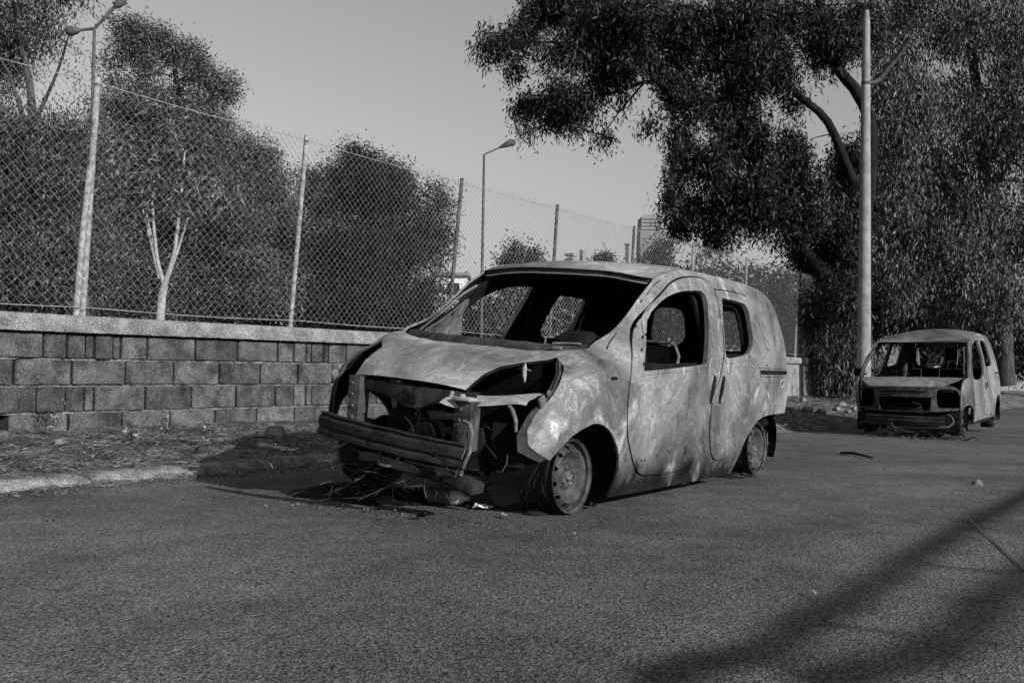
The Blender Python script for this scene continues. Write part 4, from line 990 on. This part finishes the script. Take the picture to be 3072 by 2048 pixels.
def wpos(x, y, z): return Minv @ Vector((CX+x, CY+y, z))
for (x, y, z, s) in ((.765, .038, .197, 1), (.765, 2.59, .205, 1), (-.70, .038, .26, -1), (-.70, 2.59, .26, -1)):
    o = wheel(van, 0, 0, z, s)
    R_ = Matrix.Rotation(0 if s > 0 else pi, 4, 'Z') @ Matrix.Rotation(.02, 4, 'Y')
    o.matrix_parent_inverse = Matrix.Identity(4)
    o.matrix_basis = Minv @ Matrix.Translation((CX+x, CY+y, z)) @ R_
# slumped rubber at the rear wheel foot
for (y, n_, sz) in ((2.50, 'melted_rubber', (.2, .16, .04)), (.0, 'melted_rubber', (.13, .15, .03))):
    b = MB(); rows = []
    for i in range(8):
        u = i/7; row = []
        for j in range(16):
            t = 2*pi*j/16; q = 1+.35*mn.noise(Vector((cos(t)*2, sin(t)*2, y*3)))
            row.append((.62+sz[0]*.6*cos(t)*(1-u)*q, y-.02+sz[1]*.7*sin(t)*(1-u)*q, sz[2]*(1-(1-u)**2.2)+.004))
        rows.append(row)
    b.grid(rows, True); o = b.build('melted_rubber', M_TYRE, None)
    o.location = (CX, CY, 0); tag(o, 'slumped black lump of melted rubber at the foot of the '+('rear' if y > 1 else 'front')+' near wheel rim', 'debris')

# ------------------------------------------------------------------ second van (far)
CX2, CY2, CZ2, YW = -3.74, 16.2, -.10, radians(1.5)
van2 = empty('burnt_van'); van2.matrix_world = Matrix.Translation((CX2, CY2, CZ2)) @ Matrix.Rotation(YW, 4, 'Z')
tag(van2, 'burnt-out van with empty headlamp holes parked beyond, in front of the concrete pole', 'van')
def S2(a, c):
    v = lerp(c, [0, .2, .5, .8, 1.0, 1.2, 1.45, 1.6, 1.7], [.78, .81, .835, .83, .80, .76, .69, .63, .55])
    if a < .2: v -= (.2-a)**2*.22
    if a > 2.6: v -= (a-2.6)**2*.1
    return v
def side2(s, off=0.0): return lambda a, c: (s*(S2(a, c)+off), a, c)
o_side = chaikin([(-.43, .66, 1), (-.40, .765), (-.32, .84), (-.12, .875, 1), (-.05, 1.0), (.12, 1.17), (.38, 1.36), (.52, 1.43, 1), (.75, 1.48), (1.13, 1.56), (1.7, 1.62), (2.4, 1.64), (2.9, 1.62), (3.15, 1.55), (3.28, 1.35), (3.33, 1.1), (3.35, .8), (3.33, .5), (3.28, .33, 1), (3.10, .33, 1), (3.06, .45), (2.9, .58), (2.7, .62), (2.5, .58), (2.36, .46), (2.31, .24, 1), (1.06, .23), (.22, .20, 1), (.17, .33), (.08, .42), (-.10, .47), (-.25, .46), (-.40, .40), (-.43, .37, 1), (-.45, .45), (-.45, .56)])
d1 = chaikin([(.055, .93), (.06, .70), (.10, .48), (.16, .30), (.28, .25), (1.10, .27), (1.20, .5), (1.30, .8), (1.36, 1.0), (1.46, 1.25), (1.54, 1.50), (1.45, 1.555), (1.15, 1.52), (.85, 1.455), (.55, 1.33), (.28, 1.17)], 1)
w1 = chaikin([(.12, .86), (.17, 1.03), (.36, 1.18), (.60, 1.32), (.85, 1.41), (1.15, 1.475), (1.40, 1.50), (1.46, 1.47), (1.41, 1.25), (1.32, 1.04), (1.20, .93), (.82, .86), (.4, .84)], 1)
d2 = chaikin([(1.56, 1.565), (1.48, 1.25), (1.38, 1.0), (1.32, .8), (1.22, .5), (1.12, .28), (2.2, .29), (2.32, .5), (2.42, .66), (2.44, 1.0), (2.44, 1.3), (2.40, 1.57)], 1)
w2 = chaikin([(1.66, 1.50), (1.60, 1.27), (1.56, 1.09), (1.62, 1.06), (2.26, 1.10), (2.33, 1.15), (2.33, 1.4), (2.28, 1.52)], 1)
for s in (1, -1):
    fl = s < 0
    panel('side_panel', o_side, [offset(d1, .008), offset(d2, .008)], side2(s), M_BODY2, van2, .07, .016, fl, M_BLACK)
    df = panel('front_door', d1, [w1], side2(s, .004), M_BODY2, van2, .07, .03, fl, M_BLACK)
    dr = panel('sliding_door', d2, [w2], side2(s, .004), M_BODY2, van2, .07, .03, fl, M_BLACK)
    for par, A0, c0 in ((df, 1.20, .80), (dr, 1.40, .82)):
        b = MB(); b.tube([side2(s, .004)(A0+.05*t, c0-.10*t) for t in (0, .5, 1)], [.012, .02, .012], 8); b.build('handle', M_BLACK, par)
    b = MB(); b.tube([side2(s, .003)(a, .47+.035*(a-.2)) for a in np.linspace(.14, 2.28, 12)], .012, 6); b.build('rubbing_strip', M_BODY2, van2)
    b = MB(); b.tube([side2(s, .003)(a, .98) for a in np.linspace(2.5, 3.3, 8)], .010, 6); b.each('slide_rail', M_BLACK, van2)
    for (ac, cc, r_) in ((-.15, .14, .36), (2.70, .24, .40)):
        b = MB(); rows = [[(s*min(bb_, S2(ac-.2, .3)-.02), ac+r_*cos(t), cc+r_*sin(t)) for t in np.linspace(-.2, pi+.2, 18)] for bb_ in (.80, .6, .45)]
        b.grid(rows); b.add(rows[-1], [tuple(range(18))]); b.build('wheel_house', M_BLACK, van2)
    b = MB()
    b.tube([side2(s, -.02)(a, c) for a, c in [(-.10, .88), (-.03, 1.0), (.14, 1.16), (.40, 1.345), (.54, 1.42)]], .02, 8); b.build('windscreen_pillar', M_CHAR, van2)
def ce2(a): return lerp(a, [.52, .75, 1.13, 1.7, 2.4, 2.9, 3.15], [1.43, 1.48, 1.56, 1.62, 1.64, 1.62, 1.55])
def Rz2(a): return lerp(a, [.45, .75, 1.13, 1.7, 2.4, 2.9, 3.15], [1.435, 1.54, 1.635, 1.70, 1.715, 1.69, 1.60])
rows = []
for u in np.linspace(0, 1, 26):
    row = []
    for t in np.linspace(-1, 1, 25):
        af = .44+.09*t*t; a = af+(3.16-af)*u; h = ce2(a)+(Rz2(a)-ce2(a))*(1-abs(t)**2.4)+.006*mn.noise(Vector((a*3, t*3, 9)))
        row.append((t*(S2(a, ce2(a))-.004), a, h))
    rows.append(row)
b = MB(); b.grid(rows); rf2 = b.build('roof', M_BODY2, van2)
b = MB(); b.grid([[(x*.98, y+.01, z-.025) for x, y, z in r] for r in rows]); b.build('roof_lining', M_BLACK, rf2)
b = MB(); b.tube([(x*.98, y+.004, z-.014) for x, y, z in rows[0]], .014, 6); b.build('windscreen_header', M_BLACK, van2)
# rear doors with two window openings
o_r = chaikin([(-.72, .34), (-.76, .8), (-.72, 1.2), (-.60, 1.54), (-.3, 1.62), (.3, 1.62), (.60, 1.54), (.72, 1.2), (.76, .8), (.72, .34)])
wr = lambda x0, x1: chaikin([(x0, 1.06), (x0, 1.40), (x0+.02, 1.46), (x1-.02, 1.46), (x1, 1.40), (x1, 1.06)])
panel('rear_door', o_r, [wr(-.62, -.12), wr(.12, .62)], lambda x, c: (x, 3.24+.06*(1-(x/.76)**2)-.06*max(0, c-1.2), c), M_BODY2, van2, .08, .05, True, M_BLACK)
b = MB(); b.box((0, 1.6, .20), (1.55, 3.2, .06)); b.build('floor_pan', M_BLACK, van2)
b = MB(); b.grid([[(x, .1, c) for x in np.linspace(-.76, .76, 5)] for c in (.2, .5, .86)]); b.build('bulkhead', M_BLACK, van2)
# bonnet
def hp2(v, t):
    ar = -.06-.06*(1-t*t); af = -.60-.10*(1-t*t); a = ar+(af-ar)*v
    w_ = lerp(v, [0, .5, .8, 1], [.76, .70, .60, .50]); c = .725+.145*(1-v**1.8)+.012*(1-t*t)+.005*mn.noise(Vector((a*6, t*5, 0)))
    return Vector((t*w_, a, c))
rows_h = [[hp2(v, t) for t in np.linspace(-1, 1, 25)] for v in np.linspace(0, 1, 14)]
b = MB(); b.grid(rows_h); b.grid([rows_h[-1], [p+Vector((0, .01, -.03)) for p in rows_h[-1]]]); b.build('bonnet', M_BODY2, van2)
# front face: sheet with grille and two lamp openings
fo = chaikin([(-.76, .40, 1), (-.79, .55), (-.74, .68), (-.62, .76), (-.50, .73, 1), (-.30, .735), (.30, .735), (.50, .73, 1), (.62, .76), (.74, .68), (.79, .55), (.76, .40, 1), (.45, .36), (-.45, .36)])
gr = chaikin([(-.38, .57), (-.36, .385), (-.33, .375), (.33, .375), (.36, .385), (.38, .57), (.36, .58), (-.36, .58)], 1)
lampL = chaikin([(-.74, .47), (-.73, .60), (-.70, .675), (-.62, .70), (-.48, .70), (-.455, .68), (-.44, .60), (-.455, .435), (-.50, .42), (-.70, .42), (-.73, .43)], 1)
lampR = [(-x, c) for x, c in lampL]
def fmap(x, c): return (x, -.70+.36*(abs(x)/.8)**2.6+.05*(.7-c)-.02, c)
panel('front_panel', fo, [gr, lampL, lampR], fmap, M_CHAR2, van2, .05, .02, False, M_BLACK)
b = MB(); b.grid([[(x, -.70+.36*(abs(x)/.8)**2.6-.03, .655-.015*(x/.35)**2+dz) for x in np.linspace(-.34, .30, 9)] for dz in (.022, 0)]); b.build('air_slot', M_BLACK, van2)
b = MB(); b.grid([[(x, -.20+.10*abs(x), c) for x in np.linspace(-.76, .76, 9)] for c in (.12, .4, .75)]); b.grid([[(x, y, .70) for x in np.linspace(-.7, .7, 5)] for y in (-.5, -.2)]); b.build('engine_bay_back', M_BLACK, van2)
b = MB(); b.box((-.05, -.45, .42), (.5, .12, .12), None, .03); b.tube([(-.28, -.52, .50), (-.1, -.54, .47), (.1, -.53, .49), (.2, -.52, .46)], .02, 8); b.box((.1, -.5, .36), (.25, .1, .08), None, .02); b.each('radiator', M_BLACK, van2)
b = MB(); b.grid([[(.02+.56*t, -.74-.06*(1-t*t)+da, .255-.012*t+dc) for da, dc in ((.04, .05), (0, .052), (-.012, .03), (-.004, .0), (-.012, -.03), (0, -.05), (.04, -.05))] for t in np.linspace(-1, 1, 17)]); b.build('bumper_beam', M_BEAM, van2, angle=25)
b = MB(); b.tube([(.60, -.66, .33), (.66, -.64, .28), (.67, -.64, .21), (.60, -.66, .15), (.45, -.70, .14)], .018, 8); b.each('bumper_bracket', M_CHAR2, van2)
b = MB(); b.tube([(.50, -.52, .66), (.56, -.50, .68), (.64, -.46, .66)], .010, 6); b.tube([(-.70, -.50, .42), (-.72, -.50, .38), (-.68, -.53, .36)], .022, 6); b.each('lamp_bracket', M_RUST, van2)
b = MB(); b.box((0, -.5, .17), (1.1, .12, .06), None, .015); b.each('cross_member', M_BLACK, van2)
# seats and belts seen through the windscreen
for sx in (.36, -.30):
    b = MB()
    b.tube([(sx-.19, .98, .5), (sx-.19, 1.08, 1.02), (sx+.19, 1.08, 1.02), (sx+.19, .98, .5)], .008, 8); b.tube([(sx-.07, 1.08, 1.02), (sx-.06, 1.1, 1.14), (sx+.06, 1.1, 1.14), (sx+.07, 1.08, 1.02)], .005, 6); b.build('seat_frame', M_CHAR2, van2)
b = MB()
for x, c0, c1 in ((.05, 1.46, 1.12), (.40, 1.46, .95), (.46, 1.45, .92), (.30, 1.46, 1.10)): b.tube([(x, 1.9, c0), (x+.012, 1.9, (c0+c1)/2), (x, 1.9, c1)], .010, 6)
b.each('strap_and_lit_edge', M_RUST, van2)
b = MB(); b.tube([(-.25, .45, .82), (-.24, .45, 1.0), (-.20, .46, 1.10)], [.03, .05, .01], 7); b.tube([(-.24, .45, 1.0), (-.16, .46, .88)], [.02, .01], 6); b.each('dash_remnant', M_CHAR, van2)
b = MB(); b.box((0, .35, .80), (1.3, .12, .08), None, .03); b.build('dash_beam', M_BLACK, van2)
b = MB(); b.box((-.86, .08, .95), (.12, .06, .13), None, .03); b.tube([(-.80, .10, .92), (-.74, .12, .92)], .015, 6); b.each('mirror_stub', M_BLACK, van2)
for (x, y, z, s, full) in ((.73, -.17, .222, 1, True), (.75, 2.70, .245, 1, True), (-.70, -.17, .222, -1, True), (-.73, 2.70, .245, -1, True)):
    o = wheel(van2, x, y, z, s, 1, True, .165)
    if x < 0 and y < 0: o.rotation_euler = (0, 0, pi+.25)

# ------------------------------------------------------------------ litter and small things
def scatter_straw(name, n, region, hfun, ll, lab, seed, m=M_STRAW, up=.25, wd=.006, lift=.008):
    g = np.random.default_rng(seed); P = np.array([region(g) for _ in range(n)])
    z = np.array([hfun(x, y) for x, y in P])+lift*g.random(n)
    pos = np.column_stack([P, z]); th = g.random(n)*2*pi
    dr = np.column_stack([np.cos(th), np.sin(th), (g.random(n)-.3)*up]); L = (ll*(.4+1.0*g.random(n)))[:, None]
    sdv = np.column_stack([-np.sin(th), np.cos(th), (g.random(n)-.5)*1.2]); W_ = (wd*(.5+1.2*g.random(n)))[:, None]
    V = np.empty((n, 4, 3)); V[:, 0] = pos; V[:, 1] = pos+dr*L*.5+sdv*W_; V[:, 2] = pos+dr*L; V[:, 3] = pos+dr*L*.5-sdv*W_
    V[:, 1:, 2] += .006
    o = leaf_object(name, V.reshape(-1, 3), m, None); tag(o, lab, 'litter', None, 'stuff'); return o
scatter_straw('dry_grass_litter', 15000, lambda g: (g.uniform(-8.3, -5.75), 1.5+9.5*g.random()**1.1), lambda x, y: verge_h(x, y)+.004, .075, 'dry grass and leaf litter strewn over the verge', 1, wd=.0035)
scatter_straw('leaf_litter', 9000, lambda g: (g.uniform(-8.3, -5.5), g.uniform(11, 34)), lambda x, y: verge_h(x, y)+.01, .08, 'pale fallen leaves covering the far verge under the trees', 2, wd=.010, up=.5, lift=.03)
scatter_straw('road_edge_litter', 1700, lambda g: (-5.62+abs(g.normal())*.2, g.uniform(1.5, 6)), lambda x, y: gz(y)+.006, .04, 'bits of straw blown along the foot of the kerb', 3, wd=.003)
scatter_straw('leaf_scraps', 300, lambda g: (g.normal(-3.35, .55), g.normal(3.75, .12)), lambda x, y: .006, .016, 'dead leaf scraps along the edge of the near van shadow', 4, M_LEAF2, wd=.006)
scatter_straw('road_specks', 260, lambda g: (g.uniform(-5, 2), g.uniform(1.2, 14)), lambda x, y: gz(y)+.006, .035, 'pale straw specks scattered over the asphalt', 6, wd=.005)
# weeds
def weed(x, y, h, n, lab, seed):
    g = random.Random(seed); r = empty('weed', (x, y, verge_h(x, y)-.01)); tag(r, lab, 'plant')
    b = MB(); L = []
    for i in range(n):
        a = g.uniform(0, 2*pi); k = g.uniform(.1, .35); H = h*g.uniform(.6, 1.0)
        pts = [(0, 0, 0), (k*.3*H*cos(a), k*.3*H*sin(a), H*.5), (k*H*cos(a), k*H*sin(a), H)]; b.tube(pts, [.004, .003, .0015], 5)
        for j in range(6):
            t = g.uniform(.3, 1); L.append(((k*t*H*cos(a), k*t*H*sin(a), H*t), (.012, .012, .012)))
    b.build('stem', M_TWIG, r)
    V, _ = leaf_mesh(L, n*5, 3, .05, .016, .1, .012, seed); leaf_object('leaves', V, M_STRAW, r)
weed(-8.1, 4.72, .55, 3, 'tall dry weed standing before the hole in the wall', 1)
weed(-7.2, 4.9, .26, 4, 'short dry weed in the middle of the litter below the wall', 2)
weed(-6.7, 5.25, .22, 4, 'tufted weed between the stones on the verge', 3)
weed(-7.9, 5.7, .2, 3, 'small weed growing near the foot of the wall', 4)
def stone(name, x, y, z, r, lab, m, seed, cat='stone', flat=.7):
    g = random.Random(seed); b = MB(); rows = []
    for i in range(7):
        ph = pi*i/6; rows.append([Vector((sin(ph)*cos(t), sin(ph)*sin(t), cos(ph)*flat))*r*(1+.45*mn.noise(Vector((sin(ph)*cos(t)*1.4+seed, sin(ph)*sin(t)*1.4, cos(ph)*1.4)))) for t in np.linspace(0, 2*pi, 10, endpoint=False)])
    b.grid(rows, True); o = b.build(name, m, None, angle=30); o.location = (x, y, z+r*flat*.55); tag(o, lab, cat); return o
stone('broken_block', -6.95, 6.2, verge_h(-6.95, 6.2), .10, 'pale lump of broken block lying on the litter by the shadow edge', M_STONE, 3)
stone('stone', -7.5, 4.45, verge_h(-7.5, 4.45), .05, 'small pale stone on the verge near the wall hole', M_STONE, 5)
stone('stone', -6.3, 4.9, verge_h(-6.3, 4.9), .06, 'dark stone among weeds on the verge', M_CHAR, 6)
stone('stone', -7.6, 5.2, verge_h(-7.6, 5.2), .045, 'small white stone in the dry grass', M_PALE, 8)
for i in range(14):
    x, y = rnd.uniform(-7.6, -5.4), rnd.uniform(17.5, 23); o = stone('rubble', x, y, verge_h(x, y), rnd.uniform(.05, .11), 'pale lump in the rubble behind the near van tail', M_STONE, 20+i, 'rubble'); o['group'] = 'rubble on the far verge'
k = at(2245, 1156, 6.9); stone('stone', k.x, k.y, gz(k.y), .035, 'lone small stone on the road at the right', M_STONE, 50)
# stuff in the wall hole
b = MB()
for i in range(3):
    z = .27+.035*i; b.tube([(-8.55, 2.4, z), (-8.5, 4.1, z-.01)], .014, 8)
o = b.build('steel_pipes', M_PALE); tag(o, 'pale rods lying in the hole at the left end of the wall', 'pipes')
# wooden stick, string, chunk
def on_road(x, y):
    f = 35/36*2352; d = FW+RT*((x-1176)/f)-UP*((y-784)/f); t = -CAMH/d.z; p = CAM+d*t
    for _ in range(6): t = (gz(p.y)-CAMH)/d.z; p = CAM+d*t
    return p
a_, e_ = on_road(1932, 1042), on_road(2004, 1054)
b = MB(); b.tube([a_+Vector((0, 0, .012)), a_.lerp(e_, .4)+Vector((0, 0, .03)), e_+Vector((0, 0, .012))], [.012, .014, .008], 7); o = b.build('stick', M_BLACK); tag(o, 'dark stick lying on the road behind the near van', 'stick')
pts = [on_road(x, y)+Vector((0, 0, .006)) for x, y in ((2226, 1193), (2250, 1218), (2280, 1240), (2310, 1268), (2352, 1308), (2400, 1350))]
b = MB(); b.tube(pts, .0028, 5); o = b.build('string', M_PALE); tag(o, 'thin pale string lying across the road at the right edge', 'string')
# plastic bottle
k = on_road(1035, 1160); p = empty('plastic_bottle', (k.x+.03, k.y+.0, .045)); tag(p, 'clear round-shouldered bottle lying on its side under the bumper', 'bottle')
p.rotation_euler = (0, .03, .25); p.scale = (.8, .8, .8)
b = MB(); b.lathe([(-.20, .001), (-.20, .040), (-.19, .050), (-.05, .052), (.0, .053), (.04, .047), (.065, .030), (.075, .018), (.085, .017)], 24)
M_PET = mat('bottle plastic', .35, .5, 20, 3, .25, spec=.6); M_LABEL = mat('bottle sleeve', .06, .09, 20, 3, .5)
b.build('body', M_PET, p)
b = MB(); b.lathe([(-.19, .0535), (-.02, .0545)], 24); b.build('sleeve', M_LABEL, p)
b = MB(); b.lathe([(.085, .019), (.105, .019), (.105, .001)], 16); b.build('cap', M_PET, p)
# dark board piece
k = on_road(1163, 1166); b = MB(); b.box((0, 0, .06), (.26, .05, .14), Matrix.Rotation(-.35, 3, 'Y') @ Matrix.Rotation(.35, 3, 'X'), .004)
M_CARD = mat('scorched board', .12, .18, 9, 6, .9); o = b.build('board_offcut', M_CARD); o.location = (k.x, k.y+.05, .03); tag(o, 'dark rectangular board offcut propped before the near front wheel', 'board')
# crumpled paper, chips
def scrap(name, x, y, sz, lab, m, seed):
    g = random.Random(seed); k = on_road(x, y); b = MB()
    b.grid([[(sz*(i/4-.5)+g.uniform(-1, 1)*sz*.06, sz*.6*(j/3-.5)+g.uniform(-1, 1)*sz*.05, .012+abs(g.gauss(0, 1))*sz*.16) for i in range(5)] for j in range(4)])
    o = b.build(name, m, None, angle=25); o.location = (k.x, k.y, gz(k.y)); o.rotation_euler = (0, 0, g.uniform(0, 3)); tag(o, lab, 'scrap')
scrap('paper_scrap', 1110, 1171, .10, 'crumpled white paper scrap at the edge of the van shadow', M_WHITE, 1)
scrap('bark_chip', 968, 1193, .07, 'dark chip of bark on the asphalt in front of the van', M_BLACK, 2)
scrap('paper_scrap', 1160, 1190, .05, 'small pale scrap on the asphalt right of the crumpled paper', M_PALE, 3)
scrap('paper_scrap', 1570, 1116, .05, 'white fragment beside the sill of the near van', M_WHITE, 4)
scrap('rubber_chip', 1358, 1168, .06, 'black rubber chip behind the near front wheel', M_TYRE, 5)
scrap('rubber_chip', 1530, 1124, .10, 'dark burnt crumbs under the door of the near van', M_TYRE, 6)
# heap of charred debris under the front
b = MB(); rows = []
hx, hy = -4.0, 4.3
for i in range(26):
    u = i/25; row = []
    for j in range(44):
        t = 2*pi*j/44; q = (1-u)*(1+.25*mn.noise(Vector((cos(t)*1.5, sin(t)*1.5, 4))))
        x, y = hx+.62*q*cos(t), hy+.40*q*sin(t)
        z = .09*(1-min(1, q)**1.3)*(1+.8*mn.noise(Vector((x*5, y*5, 0))))+.05*mn.noise(Vector((x*13, y*13, 0)))*(1-q*.8)+.035*mn.noise(Vector((x*34, y*34, 0)))*(1-q*.8)-.012
        row.append((x, y, z))
    rows.append(row)
b.grid(rows, True); o = b.build('ash_heap', M_BLACK, angle=60); tag(o, 'low heap of charred debris under the broken front of the near van', 'debris')
r = empty('brushwood', (-3.62, 4.05, .05)); tag(r, 'tangle of thin dry branches lying below the bumper beam', 'branches')
b = MB(); g = random.Random(4)
for i in range(40):
    p0 = Vector((g.uniform(-.5, .3), g.uniform(-.12, .2), g.uniform(.0, .18))); d = Vector((g.uniform(-1, 1), g.uniform(-.7, .3), g.uniform(-.25, .35))).normalized(); pts = [p0]; L = g.uniform(.18, .42)
    for j in range(6):
        d = (d+Vector((g.uniform(-1, 1), g.uniform(-1, 1), g.uniform(-1, .8)))*.22).normalized(); q = pts[-1]+d*L/6; q.z = max(q.z, -.035); pts.append(q)
        if g.random() < .5:
            e = (d+Vector((g.uniform(-1, 1), g.uniform(-1, 1), g.uniform(-.6, .6)))).normalized(); q2 = q+e*L*.25; q2.z = max(q2.z, -.04); b.tube([q, q2], [.0013, .0006], 4)
    b.tube(pts, [.0028-.00032*j for j in range(7)], 5)
b.build('twigs', M_TWIG, r)

r = empty('burnt_scraps', (CX2+.15, CY2-.85, gz(CY2))); tag(r, 'scatter of charred wires and torn scraps on the road before the second van', 'debris')
b = MB(); g = random.Random(14)
for i in range(26):
    p0 = Vector((g.uniform(-.5, .75), g.uniform(-.35, .25), g.uniform(.01, .12))); pts = [p0]
    for j in range(5): pts.append(Vector((pts[-1].x+g.uniform(-.12, .12), pts[-1].y+g.uniform(-.08, .08), max(.01, pts[-1].z+g.uniform(-.07, .05)))))
    b.tube(pts, g.choice((.004, .006, .010)), 5)
b.build('wires', M_BEAM, r)
b = MB()
for i in range(16): b.box((g.uniform(-.5, .9), g.uniform(-.45, .2), .015), (g.uniform(.03, .12), g.uniform(.03, .08), .02), Matrix.Rotation(g.uniform(0, 3), 3, 'Z') @ Matrix.Rotation(g.uniform(-.4, .4), 3, 'X'), .004)
b.build('scraps', M_CHAR, r)
# bare tree across the road, out of the picture; its boughs throw the soft shadow bands on the asphalt
def over(x, y, h): return Vector((x+h/math.tan(SUN_EL)*sin(SUN_AZ), y+h/math.tan(SUN_EL)*cos(SUN_AZ), h))
g0 = Vector((11.5, -4.5, 0)); r = empty('bare_tree', tuple(g0)); tag(r, 'bare tree across the road seen only by the shadow of its boughs', 'tree')
b = MB()
main = [on_road(x, y) for x, y in ((1560, 1640), (1760, 1490), (1990, 1350), (2180, 1235), (2360, 1135), (2600, 1030))]
hs = [1.9, 2.0, 2.05, 2.1, 2.15, 2.2]
P1 = [over(p_.x, p_.y, h) for p_, h in zip(main, hs)]
sec_ = [on_road(x, y) for x, y in ((1980, 1640), (2130, 1500), (2240, 1410), (2360, 1320), (2600, 1180))]
P2 = [over(p_.x, p_.y, h) for p_, h in zip(sec_, [2.2, 2.25, 2.3, 2.35, 2.4])]
limb(b, [q-g0 for q in [g0, g0+Vector((.1, .1, 2)), g0+Vector((-.2, .3, 5)), g0+Vector((.2, .2, 8))]], .26, .08, 10)
limb(b, [q-g0 for q in [g0+Vector((0, .1, 2.4)), P1[0]+Vector((1.4, -1.6, -.3))]+P1], .042, .030, 10)
limb(b, [q-g0 for q in [g0+Vector((0, .1, 3)), P2[0]+Vector((.6, -1.0, -.4))]+P2], .05, .036, 10)
for (xa, ya, xb, yb, h) in ((1740, 640, 2350, 690, 2.08), (1180, 980, 2340, 1100, 2.0), (2100, 430, 2352, 460, 2.13)):
    pa_, pb_ = on_road((1800+xa/1.849)*.765625, (1350+ya/1.849)*.765625), on_road((1800+xb/1.849)*.765625, (1350+yb/1.849)*.765625)
    A_, B_ = over(pa_.x, pa_.y, h), over(pb_.x, pb_.y, h+.3); limb(b, [A_-g0, (A_*.5+B_*.5)-g0+Vector((0, 0, .05)), B_-g0], .015, .010, 6)
b.build('trunk', M_BARK, r)
